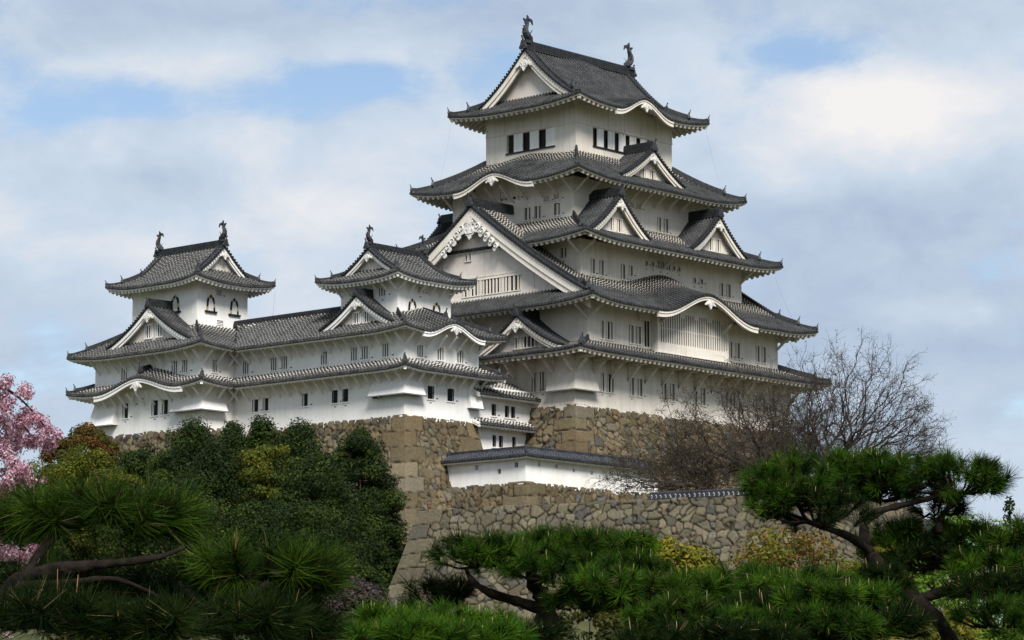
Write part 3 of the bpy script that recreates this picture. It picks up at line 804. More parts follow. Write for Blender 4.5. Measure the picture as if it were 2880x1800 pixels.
PA = 'plaster_aged'; PW = 'plaster_white'
def build_keep():
    K = thing('castle_keep', 'tall white castle keep with five tiers of grey tiled roofs, highest building of the scene', 'castle keep', (0, 0, 29.8))
    TK = 'tile_keep'
    lat = lambda lo, hi, a=.45: (lambda v: .02 if v < lo else .02+(a-.02)*min(1, (v-lo)/max(.01, hi-lo)))
    # first storey
    holesS = [(-10.81, -10.45, 31.2, 32.65, 'bars', 1), (-10.1, -9.3, 31.2, 32.65, 'bars', 2), (-7.27, -6.8, 31.2, 32.6, 'bars', 1), (-6.32, -5.74, 31.2, 32.6, 'bars', 1)]
    holesS += [(c+a, c+b, 31.2, 32.6, 'bars', 1) for c in (-2.4, 1.6, 5.6, 9.6) for a, b in ((-.8, -.3), (.2, .75))]
    storey(K, -13.97, 13.97, -11.4, 11.4, 29.3, 34.15, [(-6.94, -7.5, 31.2, 32.72, 'bars', 2), (-7.8, -8.35, 31.2, 32.72, 'bars', 2)], holesS, PA)
    flare(K, (-13.97, -11.4), 2.55, 2.35, 32.9, 31.05, .55, PA)
    r1, _ = skirt(K, (-16.33, 16.33, -13.97, 13.97), (-12.33, 12.33, -11.36, 11.36), 33.92, 1.15, .12, .18, TK, PA, 2.35, lime=lat(.35, .8, .45))
    bracket_line(r1, -13.97, 13.97, -11.4, 11.4, 33.72, 2.0, 1.35, 1.9, .2, True, PA)
    dormer(K, (-15.0, -6.2), (-1, 0), 4.05, 37.25, 34.72, 2.8, PA, TK, .35, .45, .8, .62, windows=((-.95, -.35, 34.75, 35.6, 2), (-.1, 1.5, 34.75, 35.6, 4)), zridge=.62, tail=1.12, base=34.0)
    # second storey with the lattice bay
    hS = [(-10.78, -10.45, 35.4, 36.82, 'bars', 1), (-10.12, -9.35, 35.4, 36.82, 'bars', 2), (-7.3, -6.75, 35.4, 36.82, 'bars', 1), (-6.4, -5.83, 35.4, 36.82, 'bars', 1),
          (5.75, 6.05, 35.5, 36.82, 'bars', 1), (6.5, 7.05, 35.5, 36.82, 'bars', 1), (9.3, 9.75, 35.5, 36.85, 'bars', 1), (10.12, 10.6, 35.5, 36.85, 'bars', 1)]
    storey(K, -12.33, 12.33, -11.36, 11.36, 34.3, 38.35, [], hS, PA)
    bay = bpy.data.objects.new('lattice_bay', None); COL.objects.link(bay); bay.parent = K; bay.location = Vector((0, -11.4, 34.9))-K.location
    mb = MB(); yb = -12.1
    mb.box(-4.6, 4.65, yb, -11.3, 34.95, 35.72); mb.box(-4.6, -4.35, yb, -11.3, 35.72, 38.6); mb.box(4.4, 4.65, yb, -11.3, 35.72, 38.6)
    mb.box(-4.35, 4.4, yb+.02, -11.3, 38.25, 39.2)
    mb.box(-4.75, 4.8, yb-.06, -11.3, 34.86, 34.95)
    mb.build('bay_frame', PA, bay)
    mb = MB(); mb.box(-4.35, 4.4, -11.72, -11.4, 35.72, 38.25); mb.build('bay_recess', 'dark', bay)
    mb = MB()
    for i in range(30):
        u = -4.35+8.75*(i+.5)/30; top = 38.25-(.28 if i % 6 == 4 else .0); mb.box(u-.078, u+.078, yb+.04, yb+.09, 35.71, top)
    for i in range(30):
        if i % 6 == 4: u = -4.35+8.75*(i+.5)/30; mb.box(u-.24, u+.24, yb+.03, yb+.10, 37.95, 38.26)
    mb.box(-4.35, 4.4, yb+.10, yb+.17, 36.86, 36.96)
    mb.build('lattice_bars', PA, bay)
    mb = MB(); mb.box(-5.55, -4.62, -11.42, -11.37, 35.05, 38.4, 0); mb.build('bay_shutter_wall', PA, bay)
    for (a, b) in ((-5.42, -5.2), (-5.08, -4.86)):
        mb = MB(); mb.box(a, b, -11.45, -11.425, 35.3, 38.2); mb.build('slit_window', 'dark', bay)
    # second roof: the great hip-and-gable roof that wraps the third storey
    lime2 = lambda v: .02 if v < 1.05 else .02+.45*min(1, (v-1.05)/.3)
    inside = lambda x, y: abs(x) < 10.2 and abs(y) < 8.8
    r2, S2, a, b = irimoya(K, (-14.66, 14.66, -13.91, 13.91), 'x', 37.95, 9.0, .2, .45, 2.9, 2.2, 1.05, 2.3, TK, PA, bw=.98, setback=.95, pend=1.0, pend_level=2,
        bumps=((14.6, 6.1, 1.85, 1.15),), rafter=(.56, .22), lime=lime2, zridge=.62, hide=inside, ridge_clip=lambda p, q: [(p, Vector((-8.4, 0, p.z))), (Vector((8.4, 0, p.z)), q)],
        windows=((-1.7, .2, 39.75, 40.95, 5), (.45, 2.6, 39.75, 40.95, 6), (2.85, 4.6, 39.75, 40.95, 4), (-1.35, -.75, 42.7, 43.3, 1)), base_drop=.1, liftk=2.0, verge_r=.13)
    bracket_line(r2, -12.33, 12.33, -11.36, 11.36, 37.72, 8.2, .95, 1.5, .16, False, PA)
    mb = MB()   # timbering of the great gable
    xg = -13.61+.95
    for y in (-3.35, -6.0, 0.95): mb.box(xg-.035, xg+.05, y-.05, y+.05, 39.6, 41.3)
    mb.box(xg-.03, xg+.05, -6.0, 7.5, 41.2, 41.32); mb.box(xg-.06, xg+.05, -10.2, 10.2, 39.2, 39.62)
    mb.build('gable_timber', PA, K)
    # third storey
    hS = [(-9.23, -8.74, 41.0, 42.2, 'bars', 1), (-8.17, -7.65, 41.0, 42.2, 'bars', 1), (-5.48, -4.96, 41.0, 42.22, 'bars', 1), (-4.5, -4.0, 41.4, 42.22, 'bars', 1),
          (-.81, .05, 42.45, 43.05, 'bars', 4), (.2, .85, 42.45, 43.05, 'bars', 2), (3.84, 4.25, 41.75, 42.2, 'bars', 1), (4.74, 5.18, 41.8, 42.2, 'bars', 1),
          (7.45, 7.9, 41.1, 42.2, 'bars', 1), (8.36, 8.9, 41.1, 42.2, 'bars', 1)] + [(x, x+.24, 42.5, 42.85, 'none') for x in (-2.3, -1.5, 1.25, 1.95)]
    storey(K, -10.46, 10.46, -9.03, 9.03, 39.3, 43.7, [(-6.93, -7.55, 42.3, 43.1, 'bars', 1)], hS, PA)
    lime3 = lat(.48, .75, .55)
    r3, S3 = skirt(K, (-12.87, 12.87, -11.66, 11.66), (-8.52, 8.52, -6.66, 6.66), 43.5, 2.5, .18, .45, TK, PA, 2.4, lime=lime3,
        hide=lambda x, y: abs(y) < 4.3 and abs(x) > 8.6 and False)
    bracket_line(r3, -10.46, 10.46, -9.03, 9.03, 43.25, 7.0, .8, 1.4, .15, False, PA)
    for sy in (-1, 1):
        for sx in (-1, 1):
            dormer(K, (sx*6.45, sy*9.95), (0, sy), 3.55, 47.62, 44.5, 3.4, PA, TK, .3, .42, .7, .5 if sy < 0 else 0,
                   windows=((-.85, -.2, 44.75, 45.75, 2), (.2, .85, 44.75, 45.75, 2)) if sy < 0 else (), zridge=.6, tail=1.05, base=44.2)
    # fourth storey
    hW = [(-1.38, -2.02, 46.3, 47.3, 'bars', 1), (-2.47, -3.11, 46.3, 47.3, 'bars', 1), (-4.57, -5.18, 46.3, 47.3, 'bars', 1), (-3.46, -4.05, 47.55, 48.03, 'slits'), (-4.57, -5.15, 47.58, 48.06, 'slits'),
          (1.3, .6, 48.2, 48.95, 'bars', 1), (.35, -.75, 48.2, 48.95, 'bars', 2)]
    hS = [(2.14, 2.62, 46.15, 47.36, 'bars', 1), (2.98, 3.58, 46.15, 47.36, 'bars', 1), (-.6, -.0, 47.68, 48.14, 'slits'), (-1.5, -.95, 47.68, 48.14, 'slits')]
    storey(K, -8.52, 8.52, -6.66, 6.66, 44.9, 49.35, hW, hS, PA)
    r4, S4 = skirt(K, (-11.01, 11.01, -9.31, 9.31), (-6.23, 6.23, -5.0, 5.0), 49.02, 2.95, .2, .55, TK, PA, 2.45, bumps={'W': ((9.31-.0, 4.1, 1.15, .35),)}, lime=lat(.7, .95, .45))
    bracket_line(r4, -8.52, 8.52, -6.66, 6.66, 48.95, 1.55, .95, 1.55, .13, False, PA)
    for sy in (-1, 1):
        dormer(K, (0, sy*8.1), (0, sy), 3.95, 52.55, 49.98, 3.2, PA, TK, .3, .42, .7, .5 if sy < 0 else 0,
               windows=((-.95, -.3, 50.15, 50.95, 2), (.3, .95, 50.15, 50.95, 2)) if sy < 0 else (), zridge=.6, tail=1.05, base=49.7)
    # top storey
    hWs = [(2.67, -2.66, 52.72, 54.27, 'none')]; hSs = [(-4.11, 4.35, 52.72, 54.27, 'none')]
    storey(K, -6.23, 6.23, -5.0, 5.0, 51.2, 56.3, [], [], PA) if False else None
    mb = MB(); hw = [(2.33, 7.66, 52.72, 54.27)]; hs = [(2.12, 10.58, 52.72, 54.27)]
    wall(mb, (-6.23, 5), (0, -1), (-1, 0), 10, 51.2, 56.3, hw, .35); wall(mb, (-6.23, -5), (1, 0), (0, -1), 12.46, 51.2, 56.3, hs, .35)
    wall(mb, (6.23, -5), (0, 1), (1, 0), 10, 51.2, 56.3); wall(mb, (6.23, 5), (-1, 0), (0, 1), 12.46, 51.2, 56.3)
    for y in (4.9, 3.0, 1.0, -1.0, -3.0, -4.9): mb.box(-6.27, -6.2, y-.09, y+.09, 54.45, 56.2)
    for x in (-6.15, -4.2, -2.1, 0, 2.1, 4.2, 6.15): mb.box(x-.09, x+.09, -5.04, -4.97, 54.45, 56.2)
    mb.box(-6.29, -6.2, -5.03, 5.0, 54.34, 54.46); mb.box(-6.29, 6.25, -5.06, -4.97, 54.342, 54.462)
    mb.build('wall', PA, K)
    for (lo, hi, side) in ((-2.66, 2.67, 'W'), (-4.11, 4.35, 'S')):
        n = 3 if side == 'W' else 6
        mb = MB(); pm = MB(); sm = MB(); st = (hi-lo)/n
        for i in range(n):
            a = hi-st*i if side == 'W' else lo+st*i; sg = -1 if side == 'W' else 1
            d0, d1 = a, a+sg*st*.40; p0, p1 = a+sg*st*.42, a+sg*st*.97
            bx = (lambda m_, u, v, q0, q1: m_.box(-6.23+q0, -6.23+q1, min(u, v), max(u, v), 52.72, 54.27)) if side == 'W' else (lambda m_, u, v, q0, q1: m_.box(min(u, v), max(u, v), -5+q0, -5+q1, 52.72, 54.27))
            bx(mb, d0, a+sg*st, .28, .34); bx(pm, p0, p1, .06, .12); bx(pm, p0+sg*st*.42, p1+sg*st*.02, .02, .10)
        if side == 'W': sm.box(-6.33, -6.2, -2.72, 2.72, 52.60, 52.72)
        else: sm.box(-4.17, 4.4, -5.1, -4.97, 52.60, 52.72)
        w = mb.build('window', 'dark', K); pm.build('window_shutter', 'plaster_white', w); sm.build('window_sill', 'black', w)
    r5, S5, a, b = irimoya(K, (-8.5, 8.5, -7.33, 7.33), 'x', 55.75, 5.4, .55, .5, 3.0, 2.4, 1.5, 2.3, TK, PA, bw=.60, setback=.85, pend=.8, bumps=((8.5-.0, 3.5, 1.25, .3),),
        lime=lambda v: .02, zridge=.62, liftk=1.9, s=1.05)
    for p, q in ((a, b), (b, a)):
        d = (q-p).normalized(); fish(K, p+d*.30+ZV*.72, d, 2.0)
    # stay cables
    for (p, q) in (((-8.3, 7.0, 56.0), (-10.2, 6.6, 50.2)), ((8.2, -7.1, 55.9), (9.4, -7.9, 50.2)), ((12.3, -11.2, 43.0), (13.6, -12.4, 38.9))):
        mb = MB(); p = Vector(p); q = Vector(q)
        pts = [p.lerp(q, i/8)+ZV*(-.3*math.sin(math.pi*i/8)) for i in range(9)]; mb.tube(pts, [.006]*9, 4); mb.build('cable', 'wire', K)
    return K
build_keep()

# ------------------------------------------------------------------ the small towers and the gallery
TT = 'tile_tower'
speck = lambda v: .20
lattw = lambda lo: (lambda v: .08 if v < lo else min(.72, .08+(v-lo)*1.6))
def build_south_tower():
    K = thing('corner_tower', 'small white corner tower nearest the keep, its top gable facing left', 'castle tower', (-24, -3, 28.1))
    x0, x1, y0, y1 = -28.61, -20.3, -7.11, .86
    hW = [(.56, -.06, 29.6, 30.6, 'grid'), (-.57, -1.2, 29.6, 30.6, 'grid'), (-3.79, -4.3, 29.6, 30.6, 'grid')]
    hS = [(-26.09, -25.37, 29.58, 30.58, 'grid'), (-23.91, -23.14, 29.6, 30.58, 'grid')]
    storey(K, x0, x1, y0, y1, 27.5, 31.75, hW, hS, PW)
    flare(K, (x0, y0), 3.3, 1.75, 31.1, 29.72, .6, PW)
    flare(K, (x1, y0), 0, 1.35, 31.1, 29.25, .5, PW, fw=False, dirS=-1)
    mkA = lambda: None
    o = 1.6
    SW_ = Side((x0-o, y1), (0, -1), (1, 0), y1-(y0-o), o, 0, o, 31.55, profile(.85, o, .1), .22, (1.6, 1.6))
    SS_ = Side((x0-o, y0-o), (1, 0), (0, 1), x1-x0+2*o, o, o, o, 31.55, profile(.85, o, .1), .22, (1.6, 1.6))
    SE_ = Side((x1+o, y0-o), (0, 1), (-1, 0), y1-(y0-o), o, o, 0, 31.55, profile(.85, o, .1), .22, (1.6, 1.6))
    def tier(sides, hipside, name, lime, over, rsp, capz, bl, nv=6, s=.8, hip2=None):
        mb = MB(); e_ = MB(); r_ = MB()
        for sd_ in sides:
            roof_tiles(mb, sd_, .37, .10, nv, lime); b_ = sd_.bumps
            eave_parts(sd_, over, rsp, .2, e_, r_, rdepth=.12, skip=(lambda u: any(abs(u-b[0]) < b[1] for b in b_)) if b_ else None)
        root = mb.build(name, TT, K, uv=True); e_.build('eave', [PW, 'ridge'], root); r_.build('rafter_row', PW, root)
        for sd_ in hipside: hip_ridges(root, sd_, s)
        for sd_ in sides:
            for i in range(len(sd_.bumps)): karahafu_trim(root, sd_, i, PW, .85, over=1.55, zlow=33.9)
        for sd_ in hipside:
            mm = MB(); mm.bar(sd_.P(sd_.offA*.10, sd_.D*.10, -.36), sd_.P(sd_.offA*.55, sd_.D*.55, -.36), .22, .22); mm.build('corner_rafter', PW, root)
        bracket_line(root, x0, x1, y0, y1, capz, bl, .75, 1.0, .11, False, PW)
        return root
    tier([SW_, SS_, SE_], [SS_, SE_], 'roof', lattw(.35), 1.55, .42, 31.28, 1.08)
    hW = [(-1.43, -2.16, 32.7, 33.7, 'bars', 3), (-2.6, -3.33, 32.7, 33.7, 'bars', 3), (-4.8, -5.51, 32.7, 33.7, 'bars', 3)]
    hS = [(-27.31, -26.61, 32.66, 33.6, 'bars', 3), (-25.09, -24.33, 32.66, 33.62, 'bars', 3), (-22.88, -22.09, 32.66, 33.62, 'bars', 3)]
    storey(K, x0+.02, x1-.02, y0+.02, y1, 31.9, 34.75, hW, hS, PW)
    o = 1.55; p1 = profile(1.72, 2.73, .05)
    tx0, tx1, ty0, ty1 = -27.43, -21.5, -5.23, .86
    B = (x0-o, x1+o, y0-o)
    bW = Side((B[0], y1), (0, -1), (1, 0), y1-B[2], 2.73, 0, 3.43, 34.48, p1, .3, (1.5, 1.3))
    bS = Side((B[0], B[2]), (1, 0), (0, 1), B[1]-B[0], 3.43, 2.73, 2.75, 34.48, profile(1.72, 3.43, .05), .3, (1.5, 1.5), bumps=((5.55, 3.2, .95, .55),))
    bE = Side((B[1], B[2]), (0, 1), (-1, 0), y1-B[2], 2.75, 3.43, 0, 34.48, profile(1.72, 2.75, .05), .3, (1.5, 1.5))
    rb = tier([bW, bS, bE], [bS, bE], 'roof', lattw(.75), 1.5, .42, 34.22, 1.08, 9)
    mm = MB(); c = Vector((-24.6, 0, 0)); ridge_bar(mm, [Vector((-24.6, -7.6, 35.75)), Vector((-24.6, -5.2, 36.55))], .24, .28, 2, .09); mm.build('ridge', 'ridge', rb)
    mm = MB(); end_tile(mm, (-24.6, -7.6, 35.75), (0, -1), .5); mm.build('ridge_end_tile', 'bronze', rb)
    dormer(K, (-29.2, -2.5), (-1, 0), 3.95, 37.62, 35.2, 1.85, PW, TT, .35, .38, .6, .5, windows=((-.85, -.1, 35.55, 36.35, 3), (.25, 1.0, 35.55, 36.35, 3)), sp=.37, zridge=.48, tail=1.0, base=34.9, horn=.4, r=.10)
    # top storey
    mbw = [(-3.25, -4.0, 37.62, 38.3, 'bars', 3)]
    storey(K, tx0, tx1, ty0, ty1, 35.2, 39.25, mbw, [(-25.25, -24.6, 37.98, 38.42, 'slits')], PW)
    bell_window(K, (tx0, ty0), (1, 0), (0, -1), -25.86-tx0, 36.2, 37.42, .92)
    bell_window(K, (tx0, ty0), (1, 0), (0, -1), -23.16-tx0, 36.2, 37.42, .92)
    rt, S, a, b = irimoya(K, (tx0-1.45, tx1+1.45, ty0-1.45, ty1+1.45), 'x', 38.85, 2.6, .45, .38, 2.2, 1.85, 1.25, 1.38, TT, PW, sp=.37, r=.10, bw=.30, setback=.55, pend=.5, rafter=(.42, .2), lime=lambda v: .09, zridge=.42, s=.75, liftk=1.7)
    bracket_line(rt, tx0, tx1, ty0, ty1, 38.6, 1.0, .7, 1.0, .1, False, PW, W_=True)
    fish(K, a+(b-a).normalized()*.15+ZV*.5, (b-a).normalized(), 1.25); fish(K, b+(a-b).normalized()*.15+ZV*.5, (a-b).normalized(), 1.25)
build_south_tower()

def build_gallery():
    K = thing('connecting_gallery', 'long low white gallery with barred windows joining the two small towers', 'castle gallery', (-26, 6, 28.1))
    x0, x1, y0, y1 = -28.61, -23.2, .86, 11.52
    lowW = [(9.42, 8.73, 29.6, 30.6, 'shutter'), (8.23, 7.58, 29.6, 30.6, 'shutter'), (3.85, 3.2, 29.62, 30.6, 'shutter')]
    upW = [(1.82, 1.07, 32.68, 33.7, 'bars', 3), (7.37, 6.66, 32.7, 33.72, 'bars', 3), (6.19, 5.47, 32.7, 33.72, 'bars', 3), (10.57, 9.85, 32.7, 33.72, 'bars', 3)]
    storey(K, x0, x1, y0, y1, 27.5, 31.75, lowW, [], PW)
    storey(K, x0+.02, x1, y0, y1, 31.9, 34.75, upW, [], PW)
    for (o, z0, rise, D, Dt, nm, lime, bz, lift) in ((1.6, 31.55, .85, 1.6, 1.6, 'roof', lattw(.35), 31.28, 0), (1.55, 34.48, 2.72, 4.26, 4.26, 'roof', lambda v: .09 if v < .9 else .4, 34.22, 0)):
        sd_ = Side((x0-o, y1-(1.65)), (0, -1), (1, 0), (y1-1.65)-y0, D, -D, 0, z0, profile(rise, D, .05), 0)
        mb = MB(); e_ = MB(); r_ = MB(); roof_tiles(mb, sd_, .37, .10, 9, lime); eave_parts(sd_, 1.5, .42, .2, e_, r_, rdepth=.12)
        if D > 3:
            s2 = Side((-25.9+4.26, y0), (0, 1), (-1, 0), y1+2-y0, D, 0, 0, z0, profile(rise, D, .05), 0); roof_tiles(mb, s2, .37, .10, 6, lime)
        root = mb.build(nm, TT, K, uv=True); e_.build('eave', [PW, 'ridge'], root); r_.build('rafter_row', PW, root)
        bracket_line(root, x0, x1, y0+.6, y1-.5, bz, 1.08, .8, 1.15, .11, False, PW, S_=False)
        if D > 3:
            mm = MB(); ridge_bar(mm, [Vector((-25.9, y0, 37.12)), Vector((-25.9, 14.45, 37.12))], .4, .36, 3, .11); mm.build('ridge', 'ridge', root)
build_gallery()

def build_north_tower():
    K = thing('corner_tower', 'small white corner tower farthest left, its top gable facing right', 'castle tower', (-27, 18, 28.2))
    x0, x1, y0, y1 = -31.99, -22.5, 11.52, 24.4; o = 1.65
    hW = [(17.47, 16.69, 29.63, 30.85, 'shutter'), (16.23, 15.5, 29.63, 30.8, 'shutter'), (20.95, 20.25, 29.68, 30.88, 'shutter'), (19.6, 18.85, 31.0, 31.35, 'slits')]
    storey(K, x0, x1, y0, y1, 27.4, 31.85, hW, [], PW)
    flare(K, (x0, y0), 3.2, 2.2, 31.0, 29.68, .6, PW)
    flare(K, (x0, y1), 2.9, 0, 31.0, 29.2, .75, PW, fs=False, dirW=-1)
    X0, X1, Y0, Y1 = x0-o, x1+o, y0-o, y1+o
    A = dict(z0=31.6, lift=.32, k=(2.0, 2.0))
    gx = -30.16   # meets the gallery roof
    aW = Side((X0, Y1), (0, -1), (1, 0), Y1-Y0, o, o, o, 31.6, profile(.8, o, .1), .32, (2.0, 2.0), bumps=((Y1-17.5, 4.9, 1.0, 1.0),))
    aS = Side((X0, Y0), (1, 0), (0, 1), gx-X0, o, o, -o, 31.6, profile(.8, o, .1), .3, (2.0, 2.0))
    aN = Side((X1, Y1), (-1, 0), (0, -1), X1-X0, o, o, o, 31.6, profile(.8, o, .1), .32, (2.0, 2.0))
    tx0, tx1, ty0, ty1 = -30.0, -24.48, 14.5, 22.24
    bz, br = 34.5, 2.4
    bW = Side((X0, Y1), (0, -1), (1, 0), Y1-Y0, tx0-X0, Y1-ty1, ty0-Y0, bz, profile(br, tx0-X0, .05), .38, (1.4, 1.1))
    bS = Side((X0, Y0), (1, 0), (0, 1), gx-X0, ty0-Y0, tx0-X0, -(ty0-Y0), bz, profile(br, ty0-Y0, .05), .3, (1.4, 1.1))
    bN = Side((X1, Y1), (-1, 0), (0, -1), X1-X0, Y1-ty1, X1-tx1, tx0-X0, bz, profile(br, Y1-ty1, .05), .38, (1.4, 1.4))
    bE = Side((X1, Y0), (0, 1), (-1, 0), Y1-Y0, X1-tx1, ty0-Y0, Y1-ty1, bz, profile(br, X1-tx1, .05), .38, (1.4, 1.4))
    for (sides, hips, lime, z) in (((aW, aS, aN), (aS, aW), lattw(.35), 31.3), ((bW, bS, bN, bE), (bS, bW), lattw(.75), 34.2)):
        mb = MB(); e_ = MB(); r_ = MB()
        for sd_ in sides:
            roof_tiles(mb, sd_, .37, .10, 9, lime); b_ = sd_.bumps
            eave_parts(sd_, 1.55, .42, .2, e_, r_, rdepth=.12, skip=(lambda u: any(abs(u-b[0]) < b[1] for b in b_)) if b_ else None)
        root = mb.build('roof', TT, K, uv=True); e_.build('eave', [PW, 'ridge'], root); r_.build('rafter_row', PW, root)
        for sd_ in hips:
            hip_ridges(root, sd_, .8); mm = MB(); mm.bar(sd_.P(sd_.offA*.10, sd_.D*.10, -.36), sd_.P(sd_.offA*.45, sd_.D*.45, -.36), .22, .22); mm.build('corner_rafter', PW, root)
        for i in range(len(sides[0].bumps)): karahafu_trim(root, sides[0], i, PW, 1.0, over=1.65, zlow=31.0)
        bracket_line(root, x0, -29.0, y0, y1-.5, z-.02, 1.12, .75, 1.0, .11, False, PW)
        if sides[0] is aW:
            mm = MB(); ridge_bar(mm, [Vector((-33.2, 17.5, 33.05)), Vector((-31.9, 17.5, 33.5))], .22, .26, 2, .09); mm.build('ridge', 'ridge', root)
            mm = MB(); end_tile(mm, (-33.25, 17.5, 33.0), (-1, 0), .46); mm.build('ridge_end_tile', 'bronze', root)
    hW = [(15.17, 14.45, 32.8, 33.8, 'bars', 3), (13.94, 13.25, 32.8, 33.8, 'bars', 3), (21.17, 20.4, 32.8, 33.8, 'bars', 3)]
    storey(K, x0+.02, x1, y0+.02, y1-.02, 31.9, 34.85, hW, [(-31.01, -30.48, 32.75, 33.7, 'bars', 3)], PW)
    dormer(K, (-32.55, 17.45), (-1, 0), 4.9, 38.4, 35.38, 2.6, PW, TT, .38, .42, .65, .62, windows=((-1.0, -.15, 35.95, 36.95, 3), (.35, 1.2, 35.95, 36.95, 3)), sp=.37, zridge=.52, tail=1.03, base=35.1, horn=.42, r=.10)
    storey(K, tx0, tx1, ty0, ty1, 36.0, 40.7, [], [(-27.95, -27.4, 39.45, 39.95, 'slits'), (-27.85, -27.15, 36.95, 37.5, 'slits')], PW)
    bell_window(K, (tx0, ty1), (0, -1), (-1, 0), ty1-17.05, 38.2, 39.5, 1.02)
    bell_window(K, (tx0, ty0), (1, 0), (0, -1), -28.55-tx0, 38.15, 39.45, .92); bell_window(K, (tx0, ty0), (1, 0), (0, -1), -25.98-tx0, 38.15, 39.45, .92)
    rt, S, a, b = irimoya(K, (tx0-1.6, tx1+1.6, ty0-1.6, ty1+1.6), 'y', 40.32, 3.25, .45, .42, 2.2, 2.0, 1.45, 1.5, TT, PW, sp=.37, r=.10, bw=.32, setback=.55, pend=.5, rafter=(.42, .2), lime=lambda v: .09, zridge=.45, s=.8, liftk=1.8)
    for p, q in ((a, b), (b, a)): fish(K, p+(q-p).normalized()*.15+ZV*.52, (q-p).normalized(), 1.45)
    mb = MB(); mb.tube([Vector((-22.9, 12.95, 40.2)), Vector((-22.85, 13.2, 38.6)), Vector((-22.7, 13.6, 37.6)), Vector((-22.3, 14.2, 37.0))], [.010]*4, 4); mb.build('cable', 'wire', K)
build_north_tower()

def build_gatehouse():
    K = thing('stepped_gatehouse', 'narrow white two-tier building with barred windows squeezed between the stone bases', 'gatehouse', (-17, -5, 22))
    x0, x1, y0 = -20.6, -13.9, -6.81
    up = [(-18.56, -18.03, 28.96, 29.88, 'grid'), (-17.02, -16.54, 28.96, 29.88, 'grid'), (-16.3, -15.8, 28.96, 29.88, 'grid')]
    lo = [(-18.45, -18.03, 26.55, 27.46, 'grid'), (-17.71, -17.23, 26.55, 27.48, 'grid'), (-16.17, -15.74, 26.55, 27.5, 'grid')]
    storey(K, x0, x1, y0, -1.5, 28.2, 31.2, [], up, PW, name='wall')
    storey(K, x0-.05, x1-.2, y0, -1.5, 20.5, 28.25, [], lo, PW, name='wall')
    for (xa, xb, z0, dpt, rise) in ((-21.05, -13.4, 30.45, 3.2, 1.55), (-21.0, -13.3, 28.12, 1.15, .55)):
        sd_ = Side((xa, y0-1.05), (1, 0), (0, 1), xb-xa, dpt, 0, 0, z0, profile(rise, dpt, .0), 0)
        mb = MB(); e_ = MB(); r_ = MB(); roof_tiles(mb, sd_, .36, .10, 6, lambda v: .75 if v > .3 else .4); eave_parts(sd_, 1.0, .42, .2, e_, r_, rdepth=.12)
        root = mb.build('roof', TT, K, uv=True); e_.build('eave', [PW, 'ridge'], root); r_.build('rafter_row', PW, root)
        mm = MB()
        for k, (w, dz, dd) in enumerate(((.16, -.02, .0), (.13, -.20, .04))):
            p = sd_.P(0, 0, dz-.06); q = sd_.P(0, min(dpt, 1.3), dz-.06); mm.bar(p-sd_.e*(.05-dd), q-sd_.e*(.05-dd), .16, w)
        mm.build('bargeboard', PW, root)
build_gatehouse()

# ------------------------------------------------------------------ stone walls
STONES = np.array([(.155, .125, .078), (.142, .110, .066), (.150, .118, .072), (.138, .120, .080), (.128, .114, .084), (.160, .133, .088), (.130, .100, .062), (.140, .124, .090), (.143, .122, .080), (.150, .117, .070), (.152, .125, .080), (.136, .113, .07), (.098, .094, .086)])
STONES_G = np.array([(.140, .126, .086), (.130, .115, .079), (.148, .135, .094), (.122, .112, .084), (.116, .108, .085), (.150, .131, .090), (.128, .111, .076), (.136, .121, .085), (.138, .118, .080), (.13, .12, .085), (.125, .113, .08), (.098, .094, .084)])
def h2(i, j, k):
    x = np.sin(i*127.1+j*311.7+k*74.7)*43758.5453; return x-np.floor(x)
def stone_field(s, h, seed, cell, asp):
    """irregular masonry: cell ids, distance to the joint and a per-stone tilt"""
    X = s/(cell*asp)+.18*np.sin(h*2.1+seed)+.1*np.sin(s*1.7+h*3); Y = h/cell+.16*np.sin(s*1.3+seed*2)
    ix, iy = np.floor(X), np.floor(Y)
    f1 = np.full(X.shape, 9.); f2 = f1.copy(); ci = np.zeros(X.shape); cj = np.zeros(X.shape); dx1 = np.zeros(X.shape); dy1 = np.zeros(X.shape)
    for a in (-2, -1, 0, 1, 2):
        for b in (-2, -1, 0, 1, 2):
            i, j = ix+a, iy+b
            px = i+.5+.44*(2*h2(i, j, seed)-1); py = j+.5+.44*(2*h2(i, j, seed+5)-1)
            dx, dy = X-px, Y-py; w = .62+.85*h2(i, j, seed+9)**1.6
            th_ = (h2(i, j, seed+13)-.5)*.7; rx_ = np.abs(dx*np.cos(th_)+dy*np.sin(th_)); ry_ = np.abs(dy*np.cos(th_)-dx*np.sin(th_))
            d = (.30*np.sqrt(dx*dx+dy*dy)+.70*np.maximum(rx_*(.8+.4*h2(i, j, seed+17)), ry_))*w
            m = d < f1
            f2 = np.where(m, f1, np.minimum(f2, d)); ci = np.where(m, i, ci); cj = np.where(m, j, cj); dx1 = np.where(m, dx, dx1); dy1 = np.where(m, dy, dy1)
            f1 = np.where(m, d, f1)
    return ci, cj, (f2-f1)*cell*.75, dx1, dy1
